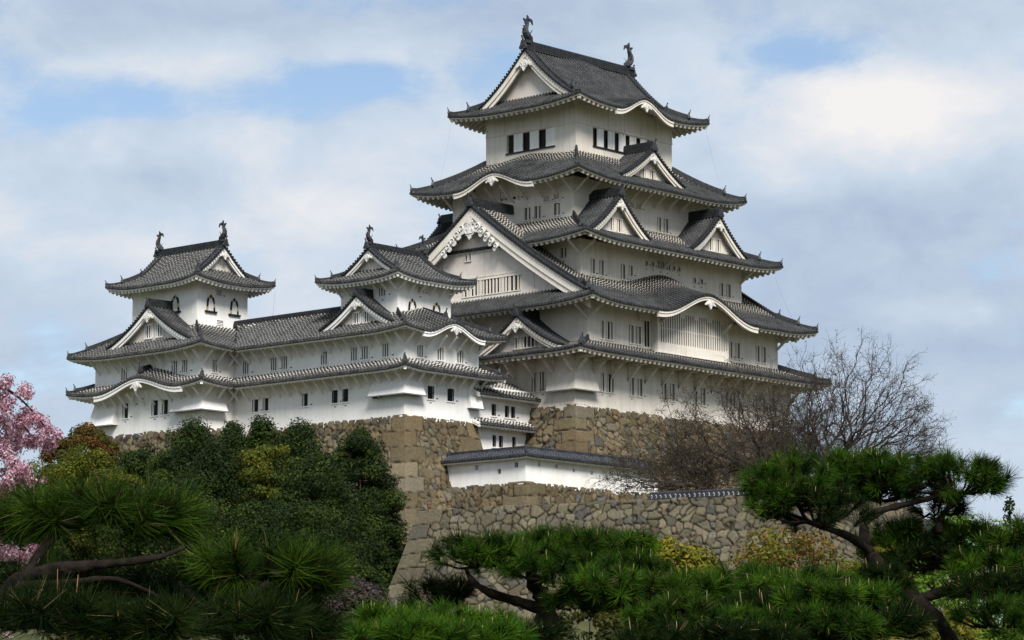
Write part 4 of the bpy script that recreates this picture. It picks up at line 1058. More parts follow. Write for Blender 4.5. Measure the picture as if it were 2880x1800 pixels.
def stone_face(A, e, n, L, z1, H, bat, kA, kB, cA, cB, seed, pal, cell=.52, asp=1.28, g=.11, cornerA=False, cornerB=False, rowh=.95):
    """arrays of one battered dry-stone face; kA/kB: how far the ends widen with the batter, cornerA/B: dressed corner blocks"""
    nh = int(H/g); ns = int((L+(kA+kB)*bat(H)*.5)/g)
    hh = np.linspace(0, H, nh+1)[:, None]; tt = np.linspace(0, 1, ns+1)[None, :]
    B = bat(hh)
    B6 = B+.06; s = -kA*B6+(L+(kA+kB)*B6)*tt; h = np.broadcast_to(hh, s.shape)
    ci, cj, ed, dx, dy = stone_field(s, h, seed, cell, asp)
    rnd = h2(ci, cj, seed+21); rnd2 = h2(ci, cj, seed+33); ci2 = ci.copy(); cj2 = cj.copy()
    for on, far, par in ((cornerA, s+kA*B, 0), (cornerB, (L+kB*B)-s, 1)):
        if not on: continue
        hw = h+.10*np.sin(far*1.1+seed)
        row = np.floor(hw/rowh); Lr = np.where((row+par) % 2 == 0, 2.0, 1.15)+.35*h2(row, row*0, seed+par*3)
        inn = far < Lr
        fr = hw/rowh-row; de = np.minimum(np.minimum(fr, 1-fr)*rowh, Lr-far)
        ed = np.where(inn, de, np.minimum(ed, far-Lr)); rnd = np.where(inn, h2(row, row*0+7, seed+par), rnd); rnd2 = np.where(inn, h2(row, row*0+3, seed+par+2)*1.15, rnd2)
        dx = np.where(inn, 0, dx); dy = np.where(inn, 0, dy)
    jw = np.clip(ed/.05, 0, 1); jw = jw*jw*(3-2*jw)
    disp = .075*jw+.075*rnd*jw+.02*(h2(np.floor(s*7.), np.floor(h*7.), seed)-.5)+(dx*(rnd-.5)+dy*(rnd2-.5))*.16*jw-.03
    endA = np.clip((s+kA*B)/.25, 0, 1) if kA else 1; endB = np.clip((L+kB*B-s)/.25, 0, 1) if kB else 1
    disp = disp*np.minimum(endA, endB)+.06*(1-np.minimum(endA, endB))
    e = np.array([e[0], e[1], 0.]); n = np.array([n[0], n[1], 0.])
    P = np.array([A[0], A[1], 0.])+s[..., None]*e+(B+disp)[..., None]*n
    z = z1-h; top = np.clip(1-h/.5, 0, 1); z = z+top*(.12*(rnd2-.2))
    P = np.concatenate([P[..., :2], z[..., None]], -1)
    col = pal[np.clip(np.floor(rnd*len(pal)*.999), 0, len(pal)-1).astype(int)]*(.74+.50*rnd2)[..., None]
    dk = np.clip(ed/.06, 0, 1)[..., None]
    col = col*dk+np.array([.014, .011, .007])*(1-dk)
    # coping row behind the top edge
    back = P[:1].copy()-n*.9; back[..., 2] = P[:1, :, 2]-.02
    P = np.concatenate([back, P], 0); col = np.concatenate([col[:1], col], 0)
    R, Cn = P.shape[:2]; idx = np.arange(R*Cn).reshape(R, Cn)
    F = np.stack([idx[:-1, :-1], idx[1:, :-1], idx[1:, 1:], idx[:-1, 1:]], -1).reshape(-1, 4)
    return P.reshape(-1, 3), F, col.reshape(-1, 3)
def stone_thing(name, label, faces, group=None):
    vs, fs, cs = [], [], []; o = 0
    for (v, f, c) in faces: vs.append(v); fs.append(f+o); cs.append(c); o += len(v)
    ob = npmesh(name, np.concatenate(vs), np.concatenate(fs), 'stone', None, np.concatenate(cs), smooth=False)
    return tag(ob, label, 'stone wall', group)
bat1 = lambda h: .20*h+.012*h*h
stone_thing('stone_rampart', 'tall tan stone base carrying the keep, behind the bare trees', [
    stone_face((-13.92, 11.4), (0, -1), (-1, 0), 22.75, 29.86, 13, bat1, 0, 1, 0, 0, 3, STONES, cornerB=True, cell=.56, g=.09),
    stone_face((-13.92, -11.35), (1, 0), (0, -1), 27.8, 29.86, 13, bat1, 1, 1, 0, 0, 4, STONES, cornerA=True, cell=.56, g=.09)])
stone_thing('stone_rampart', 'orange-brown stone base with big corner blocks under the small tower nearest the keep', [
    stone_face((-28.56, 9.9), (0, -1), (-1, 0), 16.95, 28.14, 10, bat1, 0, 1, 0, 0, 11, STONES, cornerB=True, rowh=1.2),
    stone_face((-28.56, -7.06), (1, 0), (0, -1), 7.95, 28.14, 10, bat1, 1, .55, 0, 0, 12, STONES, cornerA=True, cornerB=True, rowh=1.2),
    stone_face((-20.62, -7.06), (0, 1), (1, 0), 3.0, 28.14, 8, lambda h: .55*bat1(h), 1, 0, 0, 0, 13, STONES)])
stone_thing('stone_rampart', 'stone base under the farthest left tower, mostly hidden by dark trees', [
    stone_face((-31.94, 24.4), (0, -1), (-1, 0), 12.85, 28.36, 10, bat1, 0, 1, 0, 0, 17, STONES),
    stone_face((-31.94, 11.57), (1, 0), (0, -1), 3.3, 28.3, 10, bat1, 1, 0, 0, 0, 18, STONES)])
stone_thing('stone_rampart', 'low brown stone footing under the white loopholed wall', [
    stone_face((-24.86, -8.6), (0, -1), (-1, 0), 7.36, 22.80, 4.5, lambda h: .22*h, 0, 1, 0, 0, 23, STONES, cornerB=True),
    stone_face((-24.86, -15.96), (1, 0), (0, -1), 24, 22.80, 4.5, lambda h: .22*h, 1, 0, 0, 0, 24, STONES, cornerA=True)])
az = YA+rad(62.0); DR = -Vector((math.cos(az), math.sin(az), 0)); NI = Vector((-DR.y, DR.x, 0)); FP = Vector((-42.73, -21.99, 19.22))
stone_thing('stone_retaining_wall', 'long grey-olive retaining wall of rough stones with a sloping left corner, in front of the castle', [
    stone_face((FP.x, FP.y), (DR.x, DR.y), (-NI.x, -NI.y), 31, 19.22, 12, bat1, 1, 1, 0, 0, 31, STONES_G, cornerA=True, cell=.54, asp=1.25, g=.08, rowh=1.0),
    stone_face((FP.x+DR.x*31, FP.y+DR.y*31), (NI.x, NI.y), (DR.x, DR.y), 14, 19.22, 12, bat1, 1, 0, 0, 0, 33, STONES_G, g=.16),
    stone_face((FP.x+NI.x*10, FP.y+NI.y*10), (-NI.x, -NI.y), (-DR.x, -DR.y), 10, 19.22, 12, bat1, 0, 1, 0, 0, 32, STONES_G, cornerB=True, rowh=1.05, g=.16)])

# ------------------------------------------------------------------ white loopholed wall and the tile-capped coping
def build_plaster_wall():
    K = thing('plaster_wall', 'low white plaster wall with small square loopholes and its own tiled roof, below the keep', 'plaster wall', (-20, -14, 22.8))
    zt = 24.85; mb = MB()
    hw = [(-10.0-a-.0, -10.0-a-.36, z, z+.36) for a, z in ((.9, 24.0), (3.15, 23.55), (4.85, 23.95))]
    hs = [(-24.9+a, -24.9+a+.26, z, z+.28) for a, z in ((1.35, 24.05), (3.3, 24.07), (5.3, 23.9), (7.4, 23.85), (9.6, 24.05), (11.8, 23.9), (13.9, 24.0))]
    wall(mb, (-24.9, -8.0), (0, -1), (-1, 0), 8.0, 22.5, zt, [(-8.0-max(a, b), -8.0-min(a, b), c, d) for a, b, c, d in hw], .35)
    wall(mb, (-24.9, -16), (1, 0), (0, -1), 15.4, 22.5, zt, [(a+24.9, b+24.9, c, d) for a, b, c, d in hs], .35)
    wall(mb, (-9.5, -16), (0, 1), (1, 0), .7, 22.5, zt)
    mb.build('wall', PW, K)
    for (a, b, c, d) in hw:
        m_ = MB(); m_.box(-24.62, -24.56, min(a, b)-.02, max(a, b)+.02, c-.02, d+.02); m_.build('loophole', 'dark' if abs(a+10.9) > .2 else PA, K)
    for (a, b, c, d) in hs:
        m_ = MB(); m_.box(a-.02, b+.02, -15.72, -15.66, c-.02, d+.02); m_.build('loophole', PA, K)
    rz = 24.72; D = 1.1; f = profile(.62, D, 0)
    xo, yo = -24.9-.62, -16-.62
    s1 = Side((xo, -7.9), (0, -1), (1, 0), -7.9-yo, D, 0, D, rz, f, .05); s2 = Side((xo, yo), (1, 0), (0, 1), 16.2, D, D, 0, rz, f, .05)
    s3 = Side((xo+2*D, yo+2*D), (0, 1), (-1, 0), -7.9-yo-2*D, D, -D, 0, rz, f, 0); s4 = Side((xo+16.2, yo+2*D), (-1, 0), (0, -1), 16.2-2*D, D, 0, -D, rz, f, 0)
    mb = MB(); e_ = MB(); r_ = MB()
    for sd_ in (s1, s2): roof_tiles(mb, sd_, .30, .085, 5, lambda v: .05); eave_parts(sd_, .62, .45, .16, e_, r_, rdepth=.1)
    for sd_ in (s3, s4): roof_tiles(mb, sd_, .30, .085, 4, lambda v: .05)
    root = mb.build('roof', 'tile_wall', K, uv=True); e_.build('eave', [PW, 'tile_wall'], root); r_.build('rafter_row', PW, root)
    zc = rz+.58
    mm = MB(); ridge_bar(mm, [Vector((xo+D, -7.9, zc)), Vector((xo+D, yo+D, zc)), Vector((xo+16.2, yo+D, zc))], .22, .16, 2, .08)
    for i in range(34):
        y = -8.1-.24*i
        if y > yo+D: mm.disc((xo+D-.15, y, zc+.07), (-1, 0, 0), .07, 7, .06)
    for i in range(64):
        x = xo+D+.2+.24*i
        mm.disc((x, yo+D-.15, zc+.07), (0, -1, 0), .07, 7, .06)
    mm.build('ridge', 'tile_wall', root)
    mm = MB(); end_tile(mm, (xo+D, -7.85, zc), (0, 1), .35); mm.build('ridge_end_tile', 'tile_wall', root)
    mm = MB(); ridge_bar(mm, [s2.P(D*t, D*t, .05) for t in (.05, .5, .95)], .2, .14, 2, .07); mm.build('hip_ridge', 'tile_wall', root)
build_plaster_wall()
def build_coping():
    K = thing('tile_capped_wall', 'short low wall with a grey-blue tile coping on top of the retaining wall', 'low wall', (FP.x+DR.x*20, FP.y+DR.y*20, 19.2))
    a = FP+DR*17.2+NI*.15; Lw = 11; mb = MB(); b = a+DR*Lw
    mb.bar(a+ZV*.06+NI*.35, b+ZV*.06+NI*.35, .5, .34); mb.build('wall', PA, K)
    mb = MB()
    sd_ = Side((a.x-NI.x*.08, a.y-NI.y*.08), (DR.x, DR.y), (NI.x, NI.y), Lw, .5, 0, 0, 19.38, profile(.2, .5, 0), 0)
    s2 = Side((b.x+NI.x*.9, b.y+NI.y*.9), (-DR.x, -DR.y), (-NI.x, -NI.y), Lw, .5, 0, 0, 19.38, profile(.2, .5, 0), 0)
    roof_tiles(mb, sd_, .34, .085, 3, lambda v: .45); roof_tiles(mb, s2, .34, .085, 3, lambda v: .45)
    mb.build('tile_cap', 'tile_wall', K, uv=True)
    mm = MB(); q = a+NI*.42; ridge_bar(mm, [Vector((q.x, q.y, 19.56)), Vector((q.x+DR.x*Lw, q.y+DR.y*Lw, 19.56))], .22, .12, 1, .10); mm.build('ridge', 'tile_wall', K)
build_coping()
def build_post():
    K = thing('stone_post', 'small brown lantern post on the left corner of the retaining wall', 'post', (FP.x+DR.x*.6+NI.x*.5, FP.y+DR.y*.6+NI.y*.5, 19.2)); p = K.location
    mb = MB(); mb.tube([p+ZV*-.1, p+ZV*.22], [.09, .07], 8); mb.tube([p+ZV*.22, p+ZV*.26, p+ZV*.46, p+ZV*.5], [.09, .15, .14, .12], 8); mb.build('post_body', 'rust', K)
    mb = MB(); mb.tube([p+ZV*.5, p+ZV*.54, p+ZV*.64], [.17, .16, .03], 8); mb.build('post_cap', 'rust', K)
M['rust'] = plain('rusty_metal', (.07, .035, .02), (.16, .09, .055), 12)
build_post()

# ------------------------------------------------------------------ ground
def ground_z(P):
    d = P-np.array([CAM.x, CAM.y]); f = d@np.array([HV.x, HV.y]); r = d@np.array([RV.x, RV.y])
    ss = lambda a, b, x: np.clip((x-a)/(b-a), 0, 1)**2*(3-2*np.clip((x-a)/(b-a), 0, 1))
    hill = 11.0*ss(95, 196, f)+7.5*ss(202, 238, f)
    fade = (1-ss(310, 460, f))*(1-ss(16, 48, r))*(1-ss(60, 150, -r))
    return hill*fade+.12*np.sin(P[:, 0]*.21)*np.sin(P[:, 1]*.17)*ss(20, 60, f)
t = np.linspace(-1, 1, 221); ax = np.sign(t)*(np.abs(t)*260+np.abs(t)**6*3500)
gx, gy = np.meshgrid(ax-60, ax-40, indexing='ij'); gp = np.stack([gx.ravel(), gy.ravel()], -1); gz = ground_z(gp)
ii = np.arange(221*221).reshape(221, 221); gf = np.stack([ii[:-1, :-1], ii[1:, :-1], ii[1:, 1:], ii[:-1, 1:]], -1).reshape(-1, 4)
tag(npmesh('ground', np.concatenate([gp, gz[:, None]], 1), gf, 'ground', smooth=True), None, None, kind='structure')
tv = []; nS, nT = 40, 24
for i in range(nS+1):
    for j in range(nT+1):
        s_ = 31*i/nS; t_ = .3+(48-34*min(1, i/nS*1.3))*j/nT; p = FP+DR*s_+NI*t_; tv.append((p.x, p.y, 19.10+(.088 if s_ > 5 else .105)*min(t_, 22)+.03*math.sin(s_*2+t_)))
for (j0) in (0,): pass
ii = np.arange((nS+1)*(nT+1)).reshape(nS+1, nT+1)
tag(npmesh('terrace', tv, np.stack([ii[:-1, :-1], ii[1:, :-1], ii[1:, 1:], ii[:-1, 1:]], -1).reshape(-1, 4), 'ground'), None, None, kind='structure')

# ------------------------------------------------------------------ leaves, crowns, trunks
def leaf_quads(P, N, size, asp=1.6, rng=RNG):
    """small leaf faces at P facing roughly N"""
    n = len(P); r = rng.normal(size=(n, 3)); r /= np.linalg.norm(r, axis=1, keepdims=True)
    N = N+r*.75; N /= np.linalg.norm(N, axis=1, keepdims=True)
    a = np.cross(N, rng.normal(size=(n, 3))); a /= np.linalg.norm(a, axis=1, keepdims=True); b = np.cross(N, a)
    s = (size*(.6+.8*rng.random(n)))[:, None]
    V = np.stack([P-a*s*asp*.5, P-b*s*.45, P+a*s*asp*.5, P+b*s*.45], 1).reshape(-1, 3)
    return V, np.arange(4*n).reshape(n, 4)
def crown(name, parent, centers, radii, nleaf, size, pal, seed, asp=1.6, up=.25, material='leaf', shell=.55):
    rng = np.random.default_rng(seed); C = np.array(centers, float); R = np.array(radii, float)
    if R.ndim == 1: R = np.repeat(R[:, None], 3, 1)
    w = (R[:, 0]*R[:, 1]); w = w/w.sum(); k = rng.choice(len(C), nleaf, p=w)
    d = rng.normal(size=(nleaf, 3)); d /= np.linalg.norm(d, axis=1, keepdims=True)
    rr = shell+(1-shell)*rng.random(nleaf)**.7+rng.normal(size=nleaf)*.08
    P = C[k]+d*R[k]*rr[:, None]; N = d+np.array([0, 0, up])
    V, F = leaf_quads(P, N, size, asp, rng)
    pal = np.array(pal); tone = rng.random(len(C)); pick = np.clip((tone[k]*.7+rng.random(nleaf)*.3)*len(pal), 0, len(pal)-.01).astype(int)
    col = pal[pick]*(.75+.5*rng.random(nleaf))[:, None]
    return npmesh(name, V, F, material, parent, np.repeat(col, 4, 0))
def wobble(p, q, n, amp, rng):
    p = Vector(p); q = Vector(q); pts = []
    for i in range(n+1):
        f = i/n; w = math.sin(math.pi*f)*amp; pts.append(p.lerp(q, f)+Vector((rng.uniform(-w, w), rng.uniform(-w, w), rng.uniform(-w, w)*.6)))
    return pts
CONIFER = [(0.0078, 0.0168, 0.0034), (0.0146, 0.028, 0.0045), (0.0258, 0.0459, 0.0056), (0.0448, 0.0694, 0.009)]
OLIVE = [(0.039, 0.052, 0.0052), (0.0728, 0.0858, 0.0078), (0.1196, 0.1196, 0.0117), (0.0572, 0.078, 0.0078)]
RUSSET = [(.060, .046, .008), (.052, .058, .008), (.092, .056, .011), (.11, .046, .013), (.05, .06, .007)]
def ground_at(x, y): return float(ground_z(np.array([[x, y]]))[0])
def conifer(px, topy, wpx, dist, seed, label, pal=CONIFER, name='conifer_tree', botpx=None, nleaf=9000, cone=.52, blunt=.34, size=.115, cat='tree', group=None):
    rng = random.Random(seed); top = spot(px, topy, dist); z0 = ground_at(top.x, top.y)-.3; Rm = wpx/2*dist/FPX
    H = top.z-z0
    T = thing(name, label, cat, (top.x, top.y, z0), group)
    base = Vector((top.x, top.y, z0)); tr = wobble(base, top-ZV*.6, 8, .25, rng)
    mb = MB(); mb.tube(tr, [.30*(1-.85*i/8)*max(.6, H/14) for i in range(9)], 8)
    cs, rs = [], []
    n = 170
    for i in range(n):
        f = (i+rng.random())/n; prof = (min(1, (1-f)/cone)**.75*(1-blunt)+blunt*(1-f)**.35) if f > .12 else .75
        prof *= (1 if f < .95 else .6)
        a = rng.random()*6.283; rr = Rm*prof*(.30+.68*rng.random()**.7); z = z0+H*(.10+.90*f)
        if f > .93: rr *= .4
        c = Vector((top.x+math.cos(a)*rr, top.y+math.sin(a)*rr, z)); cs.append(c)
        k = (.34+.55*rng.random())*(.75+.40*(1-f))*max(.75, Rm/2.6); rs.append((k*1.1, k*1.1, k*.78))
        if i % 3 == 0: mb.tube(wobble(Vector((top.x, top.y, z-.4)), c, 3, .12, rng), [.05, .04, .03, .015], 5)
    for i in range(5): cs.append(top-ZV*(.25+.45*i)+Vector((rng.uniform(-.15, .15), rng.uniform(-.15, .15), 0))); rs.append((.22+.10*i, .22+.10*i, .35))
    mb.build('trunk', 'bark', T)
    crown('crown', T, cs, rs, nleaf, size, pal, seed, up=.45)
    return T
def broadleaf(px, topy, wpx, dist, seed, label, pal, name='evergreen_tree', nleaf=9000, size=.11, hfrac=.72, nclump=130, cat='tree', group=None, z0=None, clump=.21, trunk=True, material='leaf'):
    rng = random.Random(seed); top = spot(px, topy, dist); z0 = ground_at(top.x, top.y)-.2 if z0 is None else z0
    H = top.z-z0; Rm = wpx/2*dist/FPX; ch = min(H*hfrac/2, Rm*1.25); cc = Vector((top.x, top.y, top.z-ch))
    T = thing(name, label, cat, (top.x, top.y, z0), group); mb = MB()
    tr = wobble((top.x, top.y, z0), cc, 6, .2*Rm/3, rng); mb.tube(tr, [Rm*.075*(1-.5*i/6) for i in range(7)], 8)
    cs, rs = [], []
    for i in range(nclump):
        while True:
            v = Vector((rng.uniform(-1, 1), rng.uniform(-1, 1), rng.uniform(-1, 1)))
            if .3 < v.length < 1: break
        v = v.normalized()*(v.length**.35)
        k = Rm*clump*(.55+.75*rng.random())
        c = cc+Vector((v.x*(Rm-k*.8), v.y*(Rm-k*.8), v.z*(ch-k*.55))); cs.append(c); rs.append((k, k, k*.72))
        if i % 4 == 0: mb.tube(wobble(tr[3], c, 4, .15*Rm/3, rng), [Rm*.03, Rm*.024, Rm*.018, Rm*.012, Rm*.006], 5)
    mb.build('trunk', 'bark', T)
    crown('crown', T, cs, rs, nleaf, size, pal, seed, up=.35, material=material)
    return T
# the belt of trees below the small towers
conifer(1012, 1214, 270, 214, 1, 'tall dark conifer standing beside the left corner of the tan stone base', botpx=1700, nleaf=64220)
conifer(1060, 1370, 200, 214, 2, 'small dark conifer at the foot of the retaining wall corner', nleaf=34580)
conifer(848, 1200, 350, 205, 3, 'dark pointed conifer rising in front of the gallery wall', nleaf=44460)
conifer(735, 1186, 320, 207, 4, 'dark bushy conifer whose blunt top reaches the white gallery wall', nleaf=39520, cone=.55)
conifer(655, 1196, 260, 208, 5, 'slim green conifer between two darker ones below the corner between tower and gallery', nleaf=29640, pal=[(.016, .030, .007), (.022, .038, .009), (.028, .045, .010)])
conifer(545, 1196, 360, 206, 6, 'dark conifer whose top covers the foot of the left tower', nleaf=44460, cone=.6)
broadleaf(770, 1238, 330, 201, 7, 'olive green leafy tree in the middle of the dark conifers', OLIVE+[(.016, .027, .007)], nleaf=59280, hfrac=.95, size=.115)
broadleaf(405, 1246, 330, 203, 8, 'dark green round tree below the left tower', CONIFER+[(.024, .04, .010)], nleaf=44460, hfrac=.9)
broadleaf(230, 1186, 260, 207, 9, 'russet brown tree beside the far left end of the castle', RUSSET, nleaf=44460, hfrac=.62, size=.11)
broadleaf(190, 1240, 420, 203, 10, 'wide olive and yellow tree at the far left below the castle', OLIVE, nleaf=64220, hfrac=.85)
broadleaf(330, 1310, 320, 198, 11, 'olive tree with a red-brown tinge in front of the left conifers', OLIVE+RUSSET[:2], nleaf=44460, hfrac=.9)
conifer(610, 1262, 400, 200, 12, 'shadowy dark conifer in the second row of the tree belt', nleaf=44460, pal=CONIFER[:3])
conifer(900, 1290, 380, 198, 13, 'broad dark conifer low in the tree belt near the retaining wall', nleaf=49400, pal=CONIFER)
broadleaf(480, 1330, 500, 190, 14, 'dark leafy tree low at the left behind the near pine', CONIFER+OLIVE[:1], nleaf=44460, hfrac=.95)
broadleaf(800, 1400, 520, 186, 15, 'dark green tree low in the middle of the tree belt', CONIFER, nleaf=49400, hfrac=.95)
broadleaf(60, 1330, 300, 190, 16, 'green tree at the left edge behind the pink blossom', [(.03, .05, .010), (.04, .065, .013), (.022, .036, .008)], nleaf=39520, hfrac=.95)
broadleaf(1010, 1590, 170, 190, 17, 'dark bush at the foot of the retaining wall', CONIFER, nleaf=29640, hfrac=.98, name='evergreen_bush')
broadleaf(1000, 1620, 230, 120, 18, 'pinkish grey flowering bush between the pines', [(.06, .042, .04), (.085, .058, .058), (.035, .03, .022), (.025, .022, .016)], nleaf=24700, hfrac=.95, size=.09, name='flowering_bush', clump=.3)

# ------------------------------------------------------------------ bare trees by the keep
def bare_tree(px, basey, dist, H, Rx, seed, label, shift=0.0, npts=700, leafy=900, low=.22, leafcol=((.065, .042, .022), (.05, .033, .018), (.08, .06, .025))):
    rng = np.random.default_rng(seed); p0 = spot(px, basey, dist); T = thing('bare_tree', label, 'tree', p0, 'bare trees beside the keep')
    th = H*.12; o = np.array([0, 0, th]); sh = np.array([RV.x, RV.y, 0])*shift
    pts = []
    while len(pts) < npts:      # buds in the outer part of a domed crown
        v = rng.normal(size=3); v[2] = abs(v[2])*.62; v /= np.linalg.norm(v); r = (.35+.65*rng.random()**.55)*(1+.10*math.sin(5*math.atan2(v[1], v[0])+seed)+.05*rng.normal())
        q = v*r*np.array([Rx, Rx*.85, H*(1-low)]); q[2] += H*low*(.6+.4*v[2]); q += sh*min(1, r)*(1-.4*v[2])
        pts.append(q)
    pts = sorted(pts, key=lambda q: np.linalg.norm(q-o))
    nodes = np.zeros((npts*14, 3)); dirs = np.zeros((npts*14, 3)); par = [-1]; nodes[0] = o; dirs[0] = (0, 0, 1); n = 1; tips = []; plen = np.zeros(npts*14)
    for q in pts:
        dv = q-nodes[:n]; d = np.linalg.norm(dv, axis=1)+1e-6; cosn = (dv*dirs[:n]).sum(1)/d
        k = int(np.argmin(d*(1.35-.5*cosn)+.50*plen[:n])); L_ = d[k]; m = max(2, min(12, int(L_/.55)+1)); b = nodes[k]+dirs[k]*L_*.22+(q-nodes[k])*.2+np.array([0, 0, .02*L_]); last = k
        for i_ in range(1, m+1):
            if n >= len(nodes)-1: break
            t = i_/m; w = (1-t)**2*nodes[k]+2*t*(1-t)*b+t*t*q+rng.normal(size=3)*.06*(t < 1)
            nodes[n] = w; dd = w-nodes[last]; dirs[n] = dd/(np.linalg.norm(dd)+1e-6); plen[n] = plen[last]+np.linalg.norm(dd); par.append(last); last = n; n += 1
        tips.append(last)
    area = np.zeros(n)
    for t in tips: area[t] += 1
    kids = np.zeros(n, int)
    for k in range(n-1, 0, -1):
        area[k] = max(area[k], .9); area[par[k]] += area[k]; kids[par[k]] += 1
    rad_ = .0125*area**.54
    mb = MB(); P0 = np.array(p0)
    for k in range(1, n):
        a, b = par[k], k; mb.tube([Vector(P0+nodes[a]), Vector(P0+nodes[b])], [min(rad_[a], rad_[k]*1.35), rad_[k]], 6 if rad_[k] > .05 else 3, cap=False)
    mb.tube([p0-ZV*.8, p0+ZV*th*.5, p0+ZV*th], [rad_[0]*1.35, rad_[0]*1.05, rad_[0]*.95], 9)
    twig = []
    for t in list(tips)+list(rng.choice(np.arange(1, n), len(tips))):     # fine twigs
        for i_ in range(3):
            d = dirs[t]*.7+rng.normal(size=3)*.55; d /= np.linalg.norm(d); a = Vector(P0+nodes[t]); ln = .45+.55*rng.random(); m1 = a+Vector(d)*ln*.5; e = a+Vector(d+rng.normal(size=3)*.25)*ln
            mb.tube([a, m1, e], [.011, .009, .006], 3, cap=False); twig.append(tuple(e)); twig.append(tuple(m1))
    mb.build('trunk', 'bark_grey', T)
    tp = np.array(twig); k = rng.choice(len(tp), leafy)
    P = tp[k]+rng.normal(size=(leafy, 3))*.12; V, F = leaf_quads(P, rng.normal(size=(leafy, 3)), .075, 1.5, rng)
    col = np.array(leafcol)[rng.integers(0, len(leafcol), leafy)]*(.7+.6*rng.random(leafy))[:, None]
    npmesh('foliage', V, F, 'leaf', T, np.repeat(col, 4, 0)); return T
bare_tree(2360, 1395, 224, 11.3, 8.0, 41, 'wide grey bare tree against the sky at the right of the keep', shift=1.5, npts=1500, leafy=5200)
bare_tree(2130, 1400, 220, 10.0, 6.6, 42, 'brownish bare tree spreading in front of the keep base', shift=-2.2, npts=850, leafy=9500, low=.2)
bare_tree(1990, 1402, 217, 5.6, 4.6, 43, 'low bare tree whose limbs reach left over the white loopholed wall', shift=-4.0, npts=420, leafy=4500, low=.12, leafcol=((.07, .055, .015), (.055, .04, .015), (.09, .07, .02)))
bare_tree(2235, 1400, 232, 10.6, 5.4, 44, 'brown-budded bare tree between the wide grey one and the keep base', shift=-.8, npts=520, leafy=4500)

# ------------------------------------------------------------------ shrubs and things beyond on the right
YEL = [(.14, .125, .010), (.10, .105, .009), (.17, .145, .012), (.06, .072, .008)]
ORG = [(.12, .12, .012), (.085, .10, .010), (.15, .12, .012), (.12, .06, .012), (.06, .075, .010), (.13, .045, .014)]
LIME = [(.11, .20, .018), (.085, .16, .016), (.14, .24, .03), (.05, .09, .012)]
broadleaf(1870, 1500, 430, 95, 51, 'yellow-green shrub in front of the retaining wall', YEL, 'shrub', 20000, .10, .9, 100, 'shrub')
broadleaf(1990, 1585, 240, 92, 52, 'low mustard shrub right of the yellow-green one', YEL, 'shrub', 14000, .10, .9, 80, 'shrub')
broadleaf(2240, 1452, 640, 88, 53, 'orange and green shrub with red shoots below the right pine', ORG, 'shrub', 42000, .075, .9, 120, 'shrub')
broadleaf(2480, 1500, 200, 90, 54, 'yellow shrub seen through the fork of the right pine', YEL, 'shrub', 5000, .11, .9, 60, 'shrub')
broadleaf(2730, 1420, 520, 140, 55, 'bright green leafy tree at the right edge', LIME, 'leafy_tree', 22000, .12, .8, 80)
broadleaf(2640, 1690, 460, 60, 56, 'orange-green shrub at the bottom right behind the pine branches', ORG[:3]+YEL, 'shrub', 7000, .07, .9, 80, 'shrub')
broadleaf(1650, 1690, 340, 70, 57, 'dull green shrub at the bottom middle behind the pine trunk', [(.035, .044, .009), (.058, .058, .011), (.022, .028, .007)], 'shrub', 6000, .08, .9, 70, 'shrub')
broadleaf(2110, 1650, 520, 72, 58, 'dark green shrub behind the low pine pads on the right', [(.016, .026, .006), (.028, .035, .008)], 'shrub', 6000, .09, .9, 70, 'shrub')
broadleaf(300, 1640, 500, 60, 59, 'olive shrub behind the near left pine', [(.03, .036, .008), (.05, .05, .010), (.017, .023, .006)], 'shrub', 7000, .08, .9, 80, 'shrub')
broadleaf(820, 1690, 520, 70, 60, 'black-green shrub at the bottom left of the trunk fork', [(.010, .015, .005), (.017, .023, .007)], 'shrub', 6000, .09, .9, 70, 'shrub')
conifer(2838, 1398, 110, 240, 61, 'thin distant pine at the right edge of the picture', name='distant_pine', nleaf=1600, size=.22, cone=.9)
def far_house():
    p = spot(2500, 1478, 330); K = thing('distant_building', 'grey roofed building glimpsed far behind the right pine', 'building', (p.x, p.y, ground_at(p.x, p.y)))
    z = p.z-1.3; e = RV; n = HV; mb = MB(); g0 = ground_at(p.x, p.y)-1
    q = lambda a, b, zz: p.xy.to_3d()+e*a+n*b+ZV*zz
    mb.hexa([q(-7, -4, g0), q(7, -4, g0), q(7, 4, g0), q(-7, 4, g0), q(-7, -4, z-.9), q(7, -4, z-.9), q(7, 4, z-.9), q(-7, 4, z-.9)]); mb.build('wall', PA, K)
    mb = MB(); mb.prism([q(-7.8, -5, z-1.2), q(-7.8, 0, z+1.4), q(-7.8, 5, z-1.2), q(-7.8, 4.7, z-1.3), q(-7.8, 0, z+1.1), q(-7.8, -4.7, z-1.3)], e*15.6); mb.build('roof', 'tile_wall', K)
    mb = MB(); ridge_bar(mb, [q(-7.8, 0, z+1.4), q(7.8, 0, z+1.4)], .5, .4, 2, .15); mb.build('ridge', 'ridge', K)
far_house()

